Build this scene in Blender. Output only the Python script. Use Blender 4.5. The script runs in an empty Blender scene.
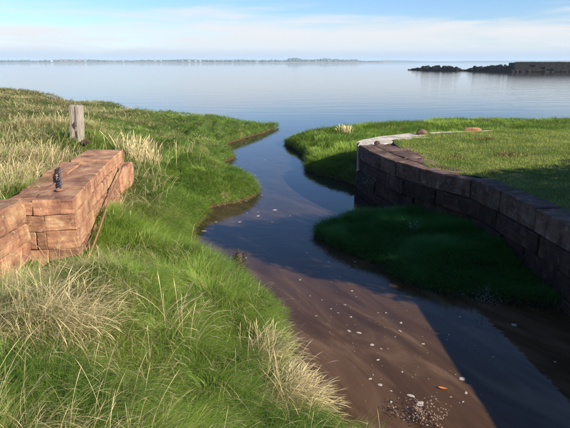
import bpy, bmesh, math, random
import numpy as np
from mathutils import Vector, Matrix, noise as mnoise

random.seed(7)
rng = np.random.default_rng(11)
scene = bpy.context.scene
COL = scene.collection

# ------------------------------------------------------------------ camera
CAM_H = 4.2
F_PX = 514.0                       # focal length in pixels of a 570 px wide frame
PITCH = math.atan(152 / F_PX)
cam_data = bpy.data.cameras.new("camera")
cam = bpy.data.objects.new("camera", cam_data)
COL.objects.link(cam)
cam.location = (0, 0, CAM_H)
cam.rotation_euler = (math.pi / 2 - PITCH, 0, 0)
cam_data.sensor_width = 36
cam_data.lens = 36 * F_PX / 570
cam_data.clip_start = 0.05
cam_data.clip_end = 40000
scene.camera = cam

# ------------------------------------------------------------------ sun, sky, exposure
SUN_TO = Vector((1.75, -1.15, 1.0)).normalized()      # direction towards the sun
SUN_EL = math.asin(SUN_TO.z)
SUN_AZ = math.atan2(SUN_TO.x, SUN_TO.y)
sun_data = bpy.data.lights.new("sun", 'SUN')
sun_data.energy = 5.0
sun_data.angle = math.radians(0.55)
sun_data.color = (1.0, 0.91, 0.78)
sun = bpy.data.objects.new("sun", sun_data)
COL.objects.link(sun)
sun.location = (40, -26, 23)
sun.rotation_euler = (-SUN_TO).to_track_quat('-Z', 'Y').to_euler()

world = bpy.data.worlds.new("World")
scene.world = world
world.use_nodes = True
wn, wl = world.node_tree.nodes, world.node_tree.links
wn.clear()


def N(nodes, t, **kw):
    n = nodes.new(t)
    for k, v in kw.items():
        setattr(n, k, v)
    return n


w_out = N(wn, 'ShaderNodeOutputWorld')
w_bg = N(wn, 'ShaderNodeBackground')
w_bg.inputs['Strength'].default_value = 0.05
sky = N(wn, 'ShaderNodeTexSky', sky_type='NISHITA', sun_disc=False)
sky.sun_elevation = SUN_EL
sky.sun_rotation = SUN_AZ
sky.air_density = 1.0
sky.dust_density = 0.1
sky.ozone_density = 5.0
w_tc = N(wn, 'ShaderNodeTexCoord')
w_sep = N(wn, 'ShaderNodeSeparateXYZ')
wl.new(w_tc.outputs['Generated'], w_sep.inputs[0])
# thin cloud bank low over the water: stretched noise, faded in and out by elevation
w_map = N(wn, 'ShaderNodeMapping')
w_map.inputs['Scale'].default_value = (4.6, 4.6, 46.0)
w_map.inputs['Location'].default_value = (0.35, 0.0, 0.2)
wl.new(w_tc.outputs['Generated'], w_map.inputs[0])
w_n1 = N(wn, 'ShaderNodeTexNoise')
w_n1.inputs['Scale'].default_value = 1.0
w_n1.inputs['Detail'].default_value = 7
w_n1.inputs['Roughness'].default_value = 0.55
w_n1.inputs['Distortion'].default_value = 0.35
wl.new(w_map.outputs[0], w_n1.inputs['Vector'])
w_ramp = N(wn, 'ShaderNodeValToRGB')           # cover by elevation (sine of it)
el = w_ramp.color_ramp.elements
el[0].position = 0.0
el[0].color = (0.95, 0.95, 0.95, 1)
el[1].position = 1.0
el[1].color = (0.0, 0.0, 0.0, 1)
for p_, v_ in ((0.014, 0.80), (0.026, 0.68), (0.05, 0.66), (0.066, 0.50), (0.080, 0.50), (0.098, 0.30), (0.16, 0.2), (0.26, 0.14), (0.4, 0.1)):
    e_ = el.new(p_)
    e_.color = (v_, v_, v_, 1)
wl.new(w_sep.outputs['Z'], w_ramp.inputs[0])
w_add = N(wn, 'ShaderNodeMath', operation='ADD')
wl.new(w_n1.outputs['Fac'], w_add.inputs[0])
wl.new(w_ramp.outputs[0], w_add.inputs[1])
w_mr = N(wn, 'ShaderNodeMapRange', interpolation_type='SMOOTHSTEP')
w_mr.inputs['From Min'].default_value = 0.86
w_mr.inputs['From Max'].default_value = 1.26
w_mr.inputs['To Max'].default_value = 0.92
wl.new(w_add.outputs[0], w_mr.inputs['Value'])
w_mix = N(wn, 'ShaderNodeMixRGB')
w_cc = N(wn, 'ShaderNodeValToRGB')
ce = w_cc.color_ramp.elements
ce[0].position, ce[0].color = 0.0, (0.52, 0.64, 0.79, 1)
ce[1].position, ce[1].color = 0.05, (0.86, 0.86, 0.87, 1)
e_ = ce.new(0.012); e_.color = (0.56, 0.67, 0.81, 1)
e_ = ce.new(0.026); e_.color = (0.79, 0.83, 0.87, 1)
wl.new(w_sep.outputs['Z'], w_cc.inputs[0])
w_cm = N(wn, 'ShaderNodeMixRGB', blend_type='MULTIPLY')
w_cm.inputs[0].default_value = 1.0
w_cm.inputs[2].default_value = (9.3, 9.3, 9.3, 1)
wl.new(w_cc.outputs[0], w_cm.inputs[1])
wl.new(w_cm.outputs[0], w_mix.inputs[2])
wl.new(w_mr.outputs[0], w_mix.inputs[0])
w_hsv = N(wn, 'ShaderNodeMixRGB', blend_type='MULTIPLY')
w_hsv.inputs[0].default_value = 1.0
w_hsv.inputs[2].default_value = (1.25, 1.32, 1.52, 1)
wl.new(sky.outputs[0], w_hsv.inputs[1])
wl.new(w_hsv.outputs[0], w_mix.inputs[1])
wl.new(w_mix.outputs[0], w_bg.inputs['Color'])
wl.new(w_bg.outputs[0], w_out.inputs['Surface'])

scene.view_settings.view_transform = 'Standard'
scene.view_settings.look = 'None'
scene.view_settings.exposure = 1.15
scene.view_settings.gamma = 1.0
scene.view_settings.use_curve_mapping = False
scene.render.engine = 'CYCLES'
scene.cycles.max_bounces = 6
scene.cycles.transparent_max_bounces = 6
scene.cycles.volume_bounces = 1


# ------------------------------------------------------------------ helpers
def at(px, py, z=0.0):
    """a point of the place at height z, surveyed from the photograph"""
    x = (px - 285) / F_PX
    v = (214 - py) / F_PX
    dy = math.cos(PITCH) + v * math.sin(PITCH)
    dz = -math.sin(PITCH) + v * math.cos(PITCH)
    t = (z - CAM_H) / dz
    return (x * t, dy * t)


def tag(o, label=None, cat=None, group=None, kind=None):
    if label: o['label'] = label
    if cat: o['category'] = cat
    if group: o['group'] = group
    if kind: o['kind'] = kind
    return o


def link(name, me, mat=None, parent=None):
    o = bpy.data.objects.new(name, me)
    COL.objects.link(o)
    if mat is not None and me is not None and not me.materials:
        me.materials.append(mat)
    if parent is not None:
        o.parent = parent
    return o


def empty(name, loc=(0, 0, 0), rz=0.0):
    o = bpy.data.objects.new(name, None)
    COL.objects.link(o)
    o.location = loc
    o.rotation_euler = (0, 0, rz)
    o.empty_display_size = 0.2
    return o


def mesh_np(name, verts, tris, cols=None, smooth=False):
    """big triangle mesh from numpy arrays, optional per-vertex colour 'col'"""
    me = bpy.data.meshes.new(name)
    nv, nt = len(verts), len(tris)
    me.vertices.add(nv)
    me.vertices.foreach_set('co', np.ascontiguousarray(verts, dtype=np.float32).ravel())
    k = tris.shape[1]
    me.loops.add(nt * k)
    me.loops.foreach_set('vertex_index', np.ascontiguousarray(tris, dtype=np.int32).ravel())
    me.polygons.add(nt)
    me.polygons.foreach_set('loop_start', np.arange(0, nt * k, k, dtype=np.int32))
    if smooth:
        me.polygons.foreach_set('use_smooth', np.ones(nt, dtype=bool))
    me.update(calc_edges=True)
    if cols is not None:
        a = me.color_attributes.new('col', 'FLOAT_COLOR', 'POINT')
        c4 = np.ones((nv, 4), dtype=np.float32)
        c4[:, :3] = cols
        a.data.foreach_set('color', c4.ravel())
    return me


def bm_obj(name, bm, mat, parent=None, smooth=False):
    me = bpy.data.meshes.new(name)
    bm.normal_update()
    bm.to_mesh(me)
    bm.free()
    if smooth:
        for p in me.polygons:
            p.use_smooth = True
    return link(name, me, mat, parent)


def _hash(ix, iy, seed):
    n = (ix.astype(np.int64) * 374761393 + iy.astype(np.int64) * 668265263 + seed * 974711) & 0x7fffffff
    n = ((n ^ (n >> 13)) * 1274126177) & 0x7fffffff
    return ((n ^ (n >> 16)) & 0xffff) / 65535.0


def vnoise(x, y, seed=0):
    ix, iy = np.floor(x), np.floor(y)
    fx, fy = x - ix, y - iy
    fx = fx * fx * (3 - 2 * fx)
    fy = fy * fy * (3 - 2 * fy)
    a = _hash(ix, iy, seed); b = _hash(ix + 1, iy, seed)
    c = _hash(ix, iy + 1, seed); d = _hash(ix + 1, iy + 1, seed)
    return (a * (1 - fx) + b * fx) * (1 - fy) + (c * (1 - fx) + d * fx) * fy


def fbm(x, y, seed=0, octv=3):
    s, a, t = 0.0, 0.5, 0.0
    for i in range(octv):
        s = s + a * vnoise(x * 2 ** i + 17.3 * i, y * 2 ** i - 9.1 * i, seed + i)
        t += a
        a *= 0.5
    return s / t


def signed(poly, x, y):
    """distance to a closed outline, positive inside"""
    x = np.asarray(x, float); y = np.asarray(y, float)
    d2 = np.full(x.shape, 1e18)
    ins = np.zeros(x.shape, bool)
    n = len(poly)
    for i in range(n):
        ax, ay = poly[i]
        bx, by = poly[(i + 1) % n]
        ex, ey = bx - ax, by - ay
        t = np.clip(((x - ax) * ex + (y - ay) * ey) / (ex * ex + ey * ey + 1e-12), 0, 1)
        d2 = np.minimum(d2, (x - ax - t * ex) ** 2 + (y - ay - t * ey) ** 2)
        c = (ay > y) != (by > y)
        xi = ax + (y - ay) / (by - ay + 1e-12) * ex
        ins ^= c & (x < xi)
    d = np.sqrt(d2)
    return np.where(ins, d, -d)


def idw(ctrl, x, y, p=3.0):
    num = np.zeros_like(x); den = np.zeros_like(x)
    for cx, cy, cz in ctrl:
        w = 1.0 / (((x - cx) ** 2 + (y - cy) ** 2) + 0.15) ** (p / 2)
        num += w * cz
        den += w
    return num / den


# ------------------------------------------------------------------ materials
def new_mat(name):
    m = bpy.data.materials.new(name)
    m.use_nodes = True
    nt = m.node_tree
    nt.nodes.clear()
    out = N(nt.nodes, 'ShaderNodeOutputMaterial')
    b = N(nt.nodes, 'ShaderNodeBsdfPrincipled')
    nt.links.new(b.outputs[0], out.inputs['Surface'])
    return m, nt.nodes, nt.links, b, out


def ramp(nodes, stops):
    r = N(nodes, 'ShaderNodeValToRGB')
    e = r.color_ramp.elements
    e[0].position, e[0].color = stops[0][0], (*stops[0][1], 1)
    e[1].position, e[1].color = stops[-1][0], (*stops[-1][1], 1)
    for p, c in stops[1:-1]:
        x = e.new(p)
        x.color = (*c, 1)
    return r


def noise_node(nodes, links, scale, detail=5, rough=0.55, dist=0.0, coord=None, vec=None):
    n = N(nodes, 'ShaderNodeTexNoise')
    n.inputs['Scale'].default_value = scale
    n.inputs['Detail'].default_value = detail
    n.inputs['Roughness'].default_value = rough
    n.inputs['Distortion'].default_value = dist
    if vec is not None:
        links.new(vec, n.inputs['Vector'])
    return n


def pos_vec(nodes, links, scale=(1, 1, 1), rot=(0, 0, 0), random_offset=False):
    g = N(nodes, 'ShaderNodeNewGeometry')
    m = N(nodes, 'ShaderNodeMapping')
    m.inputs['Scale'].default_value = scale
    m.inputs['Rotation'].default_value = rot
    links.new(g.outputs['Position'], m.inputs[0])
    if random_offset:
        oi = N(nodes, 'ShaderNodeObjectInfo')
        mu = N(nodes, 'ShaderNodeMath', operation='MULTIPLY')
        mu.inputs[1].default_value = 60
        links.new(oi.outputs['Random'], mu.inputs[0])
        links.new(mu.outputs[0], m.inputs['Location'])
    return m.outputs[0]


def bump(nodes, links, bsdf, height, strength, dist):
    b = N(nodes, 'ShaderNodeBump')
    b.inputs['Strength'].default_value = strength
    b.inputs['Distance'].default_value = dist
    links.new(height, b.inputs['Height'])
    links.new(b.outputs[0], bsdf.inputs['Normal'])


def stone_mat(name, stops, rough=0.88, lichen=None, bstr=0.6, tint=0.35):
    m, n, l, b, _ = new_mat(name)
    v = pos_vec(n, l, random_offset=True)
    n1 = noise_node(n, l, 2.6, 6, 0.6, 0.4, vec=v)
    r = ramp(n, stops)
    l.new(n1.outputs['Fac'], r.inputs[0])
    col = r.outputs[0]
    # each block is its own shade
    oi = N(n, 'ShaderNodeObjectInfo')
    mr = N(n, 'ShaderNodeMapRange')
    mr.inputs['To Min'].default_value = 1 - tint
    mr.inputs['To Max'].default_value = 1 + tint * 0.5
    l.new(oi.outputs['Random'], mr.inputs['Value'])
    mx = N(n, 'ShaderNodeMixRGB', blend_type='MULTIPLY')
    mx.inputs[0].default_value = 1
    l.new(col, mx.inputs[1])
    l.new(mr.outputs[0], mx.inputs[2])
    col = mx.outputs[0]
    # bedding layers of the sandstone
    vb = pos_vec(n, l, scale=(1.2, 1.2, 16), rot=(0.08, 0.05, 0), random_offset=True)
    n2 = noise_node(n, l, 1.6, 4, 0.5, 0.3, vec=vb)
    r2 = ramp(n, [(0.35, (0.72, 0.70, 0.70)), (0.62, (1.08, 1.05, 1.0))])
    l.new(n2.outputs['Fac'], r2.inputs[0])
    mx2 = N(n, 'ShaderNodeMixRGB', blend_type='MULTIPLY')
    mx2.inputs[0].default_value = 0.8
    l.new(col, mx2.inputs[1])
    l.new(r2.outputs[0], mx2.inputs[2])
    col = mx2.outputs[0]
    n3 = noise_node(n, l, 42, 4, 0.7, vec=v)
    # damp streaks run down the stone
    vs_ = pos_vec(n, l, scale=(2.0, 2.0, 0.45), random_offset=True)
    n6 = noise_node(n, l, 1.5, 5, 0.6, 0.5, vec=vs_)
    r6 = ramp(n, [(0.38, (0.50, 0.46, 0.44)), (0.52, (1, 1, 1))])
    l.new(n6.outputs['Fac'], r6.inputs[0])
    mx6 = N(n, 'ShaderNodeMixRGB', blend_type='MULTIPLY')
    mx6.inputs[0].default_value = 0.5
    l.new(col, mx6.inputs[1])
    l.new(r6.outputs[0], mx6.inputs[2])
    col = mx6.outputs[0]
    if lichen:
        n4 = noise_node(n, l, 7.5, 5, 0.7, 0.8, vec=v)
        r4 = ramp(n, [(0.56, (0, 0, 0)), (0.66, (1, 1, 1))])
        l.new(n4.outputs['Fac'], r4.inputs[0])
        mx3 = N(n, 'ShaderNodeMixRGB')
        mx3.inputs[2].default_value = (*lichen, 1)
        mm = N(n, 'ShaderNodeMath', operation='MULTIPLY')
        mm.inputs[1].default_value = 0.55
        l.new(r4.outputs[0], mm.inputs[0])
        l.new(mm.outputs[0], mx3.inputs[0])
        l.new(col, mx3.inputs[1])
        col = mx3.outputs[0]
    l.new(col, b.inputs['Base Color'])
    b.inputs['Roughness'].default_value = rough
    b.inputs['Specular IOR Level'].default_value = 0.25
    n5 = noise_node(n, l, 11, 6, 0.7, 0.6, vec=v)
    ad = N(n, 'ShaderNodeMath', operation='MULTIPLY_ADD')
    ad.inputs[1].default_value = 0.35
    l.new(n3.outputs['Fac'], ad.inputs[0])
    l.new(n5.outputs['Fac'], ad.inputs[2])
    bump(n, l, b, ad.outputs[0], bstr, 0.035)
    return m


M = {}
M['stone_pink'] = stone_mat('weathered_pink_sandstone',
    [(0.28, (0.13, 0.06, 0.038)), (0.42, (0.25, 0.122, 0.074)), (0.55, (0.34, 0.185, 0.105)), (0.66, (0.39, 0.245, 0.135)), (0.8, (0.42, 0.30, 0.175))],
    lichen=(0.40, 0.33, 0.19), tint=0.38)
M['stone_red'] = stone_mat('shade_darkened_red_sandstone',
    [(0.30, (0.022, 0.013, 0.011)), (0.5, (0.05, 0.026, 0.02)), (0.7, (0.095, 0.05, 0.036))], lichen=(0.10, 0.085, 0.07), tint=0.4)  # base colour lowered to deepen the quay wall's shade
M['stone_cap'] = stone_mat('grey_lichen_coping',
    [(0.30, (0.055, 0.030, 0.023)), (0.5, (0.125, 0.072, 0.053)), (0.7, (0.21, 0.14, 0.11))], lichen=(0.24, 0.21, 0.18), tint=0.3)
M['core'] = stone_mat('earth_filled_joint', [(0.3, (0.04, 0.028, 0.02)), (0.7, (0.08, 0.055, 0.038))], tint=0.0)
M['concrete'] = stone_mat('pale_concrete', [(0.3, (0.34, 0.30, 0.24)), (0.5, (0.48, 0.44, 0.37)), (0.75, (0.60, 0.56, 0.49))],
    lichen=(0.26, 0.22, 0.16), bstr=0.4, tint=0.08)
M['rock'] = stone_mat('wet_dark_boulder', [(0.3, (0.005, 0.0045, 0.005)), (0.5, (0.012, 0.010, 0.010)), (0.75, (0.03, 0.023, 0.022))], tint=0.5)
M['pier'] = stone_mat('dark_pier_masonry', [(0.3, (0.004, 0.003, 0.0035)), (0.6, (0.009, 0.007, 0.0075)), (0.8, (0.018, 0.013, 0.012))], tint=0.2)


def blade_mat(name, trans=0.35, rough=0.55):
    m, n, l, b, out = new_mat(name)
    a = N(n, 'ShaderNodeVertexColor', layer_name='col')
    l.new(a.outputs[0], b.inputs['Base Color'])
    b.inputs['Roughness'].default_value = rough
    b.inputs['Specular IOR Level'].default_value = 0.25
    t = N(n, 'ShaderNodeBsdfTranslucent')
    l.new(a.outputs[0], t.inputs['Color'])
    mx = N(n, 'ShaderNodeMixShader')
    mx.inputs[0].default_value = trans
    l.new(b.outputs[0], mx.inputs[1])
    l.new(t.outputs[0], mx.inputs[2])
    l.new(mx.outputs[0], out.inputs['Surface'])
    return m


M['blade'] = blade_mat('grass_blade', 0.42)
M['straw'] = blade_mat('dry_straw', 0.25, 0.6)


def ground_mat(name, green, dry, mud):
    m, n, l, b, _ = new_mat(name)
    v = pos_vec(n, l)
    n1 = noise_node(n, l, 0.9, 6, 0.65, 0.3, vec=v)
    r = ramp(n, [(0.38, tuple(c * 0.7 for c in green)), (0.52, green), (0.66, dry)])
    l.new(n1.outputs['Fac'], r.inputs[0])
    g = N(n, 'ShaderNodeNewGeometry')
    s = N(n, 'ShaderNodeSeparateXYZ')
    l.new(g.outputs['Position'], s.inputs[0])
    n2 = noise_node(n, l, 3.0, 4, 0.6, vec=v)
    ad = N(n, 'ShaderNodeMath', operation='MULTIPLY_ADD')
    ad.inputs[1].default_value = 0.22
    l.new(n2.outputs['Fac'], ad.inputs[0])
    l.new(s.outputs['Z'], ad.inputs[2])
    mr = N(n, 'ShaderNodeMapRange', interpolation_type='SMOOTHSTEP')
    mr.inputs['From Min'].default_value = 0.14
    mr.inputs['From Max'].default_value = 0.24
    l.new(ad.outputs[0], mr.inputs['Value'])
    mx = N(n, 'ShaderNodeMixRGB')
    mx.inputs[1].default_value = (*mud, 1)
    l.new(mr.outputs[0], mx.inputs[0])
    l.new(r.outputs[0], mx.inputs[2])
    l.new(mx.outputs[0], b.inputs['Base Color'])
    b.inputs['Roughness'].default_value = 0.9
    b.inputs['Specular IOR Level'].default_value = 0.15
    n3 = noise_node(n, l, 22, 6, 0.7, vec=v)
    bump(n, l, b, n3.outputs['Fac'], 0.8, 0.05)
    return m


M['turf'] = ground_mat('marsh_turf_soil', (0.055, 0.095, 0.018), (0.16, 0.135, 0.055), (0.075, 0.042, 0.024))
M['wet_shade_turf'] = ground_mat('shaded_wet_mud_turf', (0.03, 0.05, 0.012), (0.05, 0.045, 0.02), (0.022, 0.017, 0.013))  # wet mud and turf, coloured darker still to deepen the creek's shade
M['lawn'] = ground_mat('lawn_soil', (0.085, 0.125, 0.024), (0.15, 0.125, 0.05), (0.09, 0.06, 0.035))


def plain_mat(name, col, rough=0.7, var=0.25, scale=8.0, bstr=0.3, metal=0.0):
    m, n, l, b, _ = new_mat(name)
    v = pos_vec(n, l)
    n1 = noise_node(n, l, scale, 5, 0.6, 0.2, vec=v)
    r = ramp(n, [(0.3, tuple(c * (1 - var) for c in col)), (0.7, tuple(min(1, c * (1 + var)) for c in col))])
    l.new(n1.outputs['Fac'], r.inputs[0])
    l.new(r.outputs[0], b.inputs['Base Color'])
    b.inputs['Roughness'].default_value = rough
    b.inputs['Metallic'].default_value = metal
    bump(n, l, b, n1.outputs['Fac'], bstr, 0.01)
    return m


M['iron'] = plain_mat('rusted_iron', (0.075, 0.062, 0.062), 0.6, 0.5, 60)
M['rust'] = plain_mat('brown_rust', (0.20, 0.095, 0.05), 0.8, 0.5, 50)
M['foam'] = plain_mat('dirty_foam', (0.34, 0.30, 0.25), 0.9, 0.2, 60)
M['leaf_orange'] = plain_mat('orange_leaf', (0.55, 0.17, 0.03), 0.6, 0.2, 30)
M['bark'] = plain_mat('grey_bark', (0.10, 0.08, 0.06), 0.9, 0.4, 20, 0.8)
M['leaf'] = plain_mat('hawthorn_leaf', (0.05, 0.085, 0.02), 0.6, 0.3, 5)
M['house_white'] = plain_mat('white_render', (0.5, 0.48, 0.46), 0.8, 0.05, 0.1, 0.0)
M['house_tan'] = plain_mat('tan_brick', (0.24, 0.17, 0.14), 0.8, 0.1, 0.1, 0.0)
M['roof'] = plain_mat('grey_slate', (0.12, 0.11, 0.115), 0.7, 0.15, 0.1, 0.0)
M['window'] = plain_mat('dark_window', (0.03, 0.035, 0.04), 0.15, 0.1, 0.1, 0.0)
M['far_land'] = plain_mat('far_shore_land', (0.09, 0.10, 0.055), 0.9, 0.45, 0.012, 0.0)
M['sand'] = plain_mat('far_beach', (0.30, 0.23, 0.17), 0.9, 0.2, 0.02, 0.0)
M['far_wood'] = plain_mat('far_foliage', (0.045, 0.065, 0.03), 0.9, 0.4, 0.05, 0.0)
M['weed'] = plain_mat('bladder_weed', (0.055, 0.05, 0.022), 0.5, 0.4, 40)


def wood_mat():
    m, n, l, b, _ = new_mat('weathered_grey_timber')
    v = pos_vec(n, l, scale=(1, 1, 0.07))
    n1 = noise_node(n, l, 34, 6, 0.65, 0.5, vec=v)
    r = ramp(n, [(0.3, (0.10, 0.082, 0.062)), (0.5, (0.25, 0.21, 0.165)), (0.72, (0.37, 0.325, 0.26))])
    l.new(n1.outputs['Fac'], r.inputs[0])
    l.new(r.outputs[0], b.inputs['Base Color'])
    b.inputs['Roughness'].default_value = 0.9
    bump(n, l, b, n1.outputs['Fac'], 0.8, 0.02)
    return m


M['wood'] = wood_mat()
M['wood_dark'] = plain_mat('rotten_timber', (0.06, 0.042, 0.03), 0.95, 0.4, 30, 0.8)


def water_mat():
    m, n, l, b, _ = new_mat('silty_water')
    # silt drifting in swirls just below the surface
    v = pos_vec(n, l, scale=(3.6, 0.9, 1.0), rot=(0, 0, -1.05))
    v.node.vector_type = 'TEXTURE'
    n1 = noise_node(n, l, 1.5, 7, 0.6, 1.1, vec=v)
    r = ramp(n, [(0.34, (0.044, 0.022, 0.010)), (0.5, (0.070, 0.037, 0.017)), (0.68, (0.13, 0.078, 0.042))])
    l.new(n1.outputs['Fac'], r.inputs[0])
    # brown base colour turns darker and greyer with distance from the camera
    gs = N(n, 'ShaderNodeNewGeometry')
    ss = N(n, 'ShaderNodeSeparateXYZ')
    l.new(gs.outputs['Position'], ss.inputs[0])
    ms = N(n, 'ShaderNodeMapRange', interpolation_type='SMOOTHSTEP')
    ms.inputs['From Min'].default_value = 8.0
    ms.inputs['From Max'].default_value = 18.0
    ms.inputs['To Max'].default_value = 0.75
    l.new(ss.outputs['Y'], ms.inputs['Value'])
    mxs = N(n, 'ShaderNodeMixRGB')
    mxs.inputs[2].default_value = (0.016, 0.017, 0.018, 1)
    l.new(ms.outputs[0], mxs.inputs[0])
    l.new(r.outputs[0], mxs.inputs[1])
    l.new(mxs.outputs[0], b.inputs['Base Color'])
    b.inputs['Roughness'].default_value = 0.03
    b.inputs['IOR'].default_value = 1.333
    b.inputs['Specular IOR Level'].default_value = 0.5
    va = pos_vec(n, l, scale=(0.5, 1.0, 1.0), rot=(0, 0, 0.12))
    na = noise_node(n, l, 2.2, 4, 0.55, 0.6, vec=va)
    vb = pos_vec(n, l, scale=(0.25, 1.0, 1.0), rot=(0, 0, -0.05))
    nb = noise_node(n, l, 0.55, 5, 0.6, 0.4, vec=vb)
    # ripples grow from the sheltered creek to the open estuary
    g = N(n, 'ShaderNodeNewGeometry')
    s = N(n, 'ShaderNodeSeparateXYZ')
    l.new(g.outputs['Position'], s.inputs[0])
    mr = N(n, 'ShaderNodeMapRange', interpolation_type='SMOOTHSTEP')
    mr.inputs['From Min'].default_value = 20
    mr.inputs['From Max'].default_value = 60
    mr.inputs['To Min'].default_value = 0.02
    mr.inputs['To Max'].default_value = 1.0
    l.new(s.outputs['Y'], mr.inputs['Value'])
    mu = N(n, 'ShaderNodeMath', operation='MULTIPLY')
    l.new(nb.outputs['Fac'], mu.inputs[0])
    l.new(mr.outputs[0], mu.inputs[1])
    sm = N(n, 'ShaderNodeMath', operation='MULTIPLY_ADD')
    sm.inputs[1].default_value = 0.12
    l.new(na.outputs['Fac'], sm.inputs[0])
    l.new(mu.outputs[0], sm.inputs[2])
    bump(n, l, b, sm.outputs[0], 1.0, 0.03)
    return m


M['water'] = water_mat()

# ------------------------------------------------------------------ the setting
WATER_R = 11000
bm = bmesh.new()
ys = [-200, 0, 10, 20, 40, 80, 200, 600, 2000, 5000, WATER_R]
xs = [-WATER_R, -3000, -600, -100, -20, 0, 20, 100, 600, 3000, WATER_R]
gv = [[bm.verts.new((x, y, 0)) for x in xs] for y in ys]
for j in range(len(ys) - 1):
    for i in range(len(xs) - 1):
        bm.faces.new((gv[j][i], gv[j][i + 1], gv[j + 1][i + 1], gv[j + 1][i]))
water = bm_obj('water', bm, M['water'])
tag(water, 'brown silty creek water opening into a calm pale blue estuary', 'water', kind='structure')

LEFT_OUT = [at(px, py, 0.1) for px, py in ((279, 125.5), (262, 131.5), (246, 136), (228, 142), (218, 148), (226, 151.5), (235, 155), (225, 159), (217, 163.5), (221, 170), (237, 174.5), (251, 179.5),
            (259.5, 188), (250, 194.5), (234, 199.5), (216, 202.5), (204, 206.5), (207, 213), (198, 222), (191, 231), (188, 247), (196, 258), (212, 267))] + [
            (-0.68, 8.95), (-0.28, 7.9), (-0.10, 6.8), (0.02, 5.9), (0.25, 5.2), (0.85, 4.65), (1.5, 3.9), (2.1, 2.4), (2.4, -1),
            (2.8, -8), (-60, -8), (-70, 30), (-60, 52), (-34, 47), (-22, 43.5), (-12, 39.5), (-5, 37.3)]
LEFT_CTRL = [(0, 0, 2.5), (-3, 0, 2.55), (1, 0, 2.45), (2, -3, 2.4), (-1.5, 3, 2.0), (0.3, 3.2, 1.4), (1.3, 3.2, 0.8), (-3, 4.5, 1.7),
             (-3.46, 7.9, 0.95), (-4.1, 7.6, 0.88), (-4.3, 8.2, 0.9), (-4.2, 6.6, 0.98), (-4.2, 5, 1.4), (-2.2, 6.2, 1.3), (-1.2, 7.3, 0.9), (-2.6, 8.6, 0.95),
             (-4.17, 13, 1.15), (-3.7, 10.5, 1.15), (-2.8, 10.5, 0.75), (-3, 13.5, 0.75), (-3.2, 16, 0.75), (-2, 17.8, 0.5), (-4.5, 19, 0.95),
             (-5, 15.5, 1.3), (-4.5, 24, 0.75), (-7, 21, 1.3), (-6.5, 29, 1.0), (-3.5, 32, 0.5), (-1.5, 35, 0.2), (-6, 35.5, 0.62), (-9.3, 36, 0.86),
             (-13, 36.5, 1.5), (-20, 37.5, 2.35), (-28, 38, 2.5), (-6.0, 9, 2.0), (-6.2, 12, 1.98), (-6.5, 15.5, 2.0), (-8, 18, 2.05), (-11, 24, 2.0),
             (-9, 29, 1.5), (-16, 30, 2.25), (-24, 30, 2.4), (-7, 5, 2.1), (-10, 10, 2.1), (-14, 18, 2.2), (-40, 20, 2.4), (-6, 0, 2.5), (-20, 5, 2.4),
             (-6, -6, 2.5), (0, -6, 2.45), (-11, 39, 0.5), (-20, 42, 1.1)]


def ragged(x, y, seed):
    """slumps and little bays along a bank"""
    return (fbm(x * 1.1, y * 1.1, seed, 3) - 0.5) * 0.55 + (vnoise(x * 4.5, y * 4.5, seed + 7) - 0.5) * 0.14


def z_left(x, y):
    d = signed(LEFT_OUT, x, y) + ragged(x, y, 201) * np.where(y > 9.5, 0.45, 1.0)
    base = idw(LEFT_CTRL, x, y, 3.4)
    # the wall holds the ground behind it up; in front of it the marsh is low
    wx = -4.22 + (13.3 - y) / 5.3 * 0.72 - 0.6
    behind = np.clip((wx - x) / 0.3, 0, 1) * np.clip((13.4 - y) / 0.6, 0, 1) * np.clip((y - 9.1) / 0.3, 0, 1)
    behind2 = np.clip((-5.0 - x) / 0.25, 0, 1) * np.clip((9.5 - y) / 0.3, 0, 1)
    bh = np.maximum(behind, behind2)
    infront = np.clip((x - wx) / 0.3, 0, 1) * np.clip((14.2 - y) / 0.8, 0, 1) * np.clip((y - 7.0) / 0.8, 0, 1)
    base = base * (1 - bh) + np.maximum(base, 1.9) * bh
    base = base * (1 - infront) + np.minimum(base, 1.25) * infront
    edge = 0.30 * np.clip(d / 0.22, 0, 1) ** 0.8 + 0.52 * np.maximum(d - 0.1, 0)
    k = 0.12
    h = np.clip(0.5 + 0.5 * (edge - base) / k, 0, 1)
    z = edge * (1 - h) + base * h - k * h * (1 - h)
    lump = (fbm(x * 1.3, y * 1.3, 3, 3) - 0.5) * 0.42 + (vnoise(x * 3.1, y * 3.1, 9) - 0.5) * 0.12 - 0.16 * np.clip(1 - np.abs(fbm(x * 1.6, y * 1.6, 15, 2) - 0.5) * 9, 0, 1)
    z = z + lump * np.clip((d - 0.1) / 0.8, 0, 1) * (1 - 0.75 * bh)
    return np.where(d > 0, z, np.maximum(-0.7, d * 1.6))


SPIT_OUT = [(0.11, 27.74), (0.55, 25.2), (1.0, 22.6), (0.78, 20.9), (1.5, 19.3), (2.3, 18.4), (2.7, 17.6), (4, 15.5), (12, 14), (40, 14),
            (60, 20), (55, 38), (28, 35.5), (17, 34), (9, 34), (4, 31.5), (1.8, 29.6)]


def z_spit(x, y):
    d = signed(SPIT_OUT, x, y) + ragged(x, y, 203)
    base = 0.62 + 0.1 * np.clip((x - 4) / 10, 0, 1) + (fbm(x * 0.5, y * 0.5, 21, 3) - 0.5) * 0.3
    edge = 0.28 * np.clip(d / 0.25, 0, 1) ** 0.8 + 0.30 * np.maximum(d - 0.1, 0)
    z = np.minimum(edge, base) + (fbm(x * 1.6, y * 1.6, 5, 3) - 0.5) * 0.22 * np.clip(d / 0.6, 0, 1)
    return np.where(d > 0, z, np.maximum(-0.7, d * 1.6))


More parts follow.
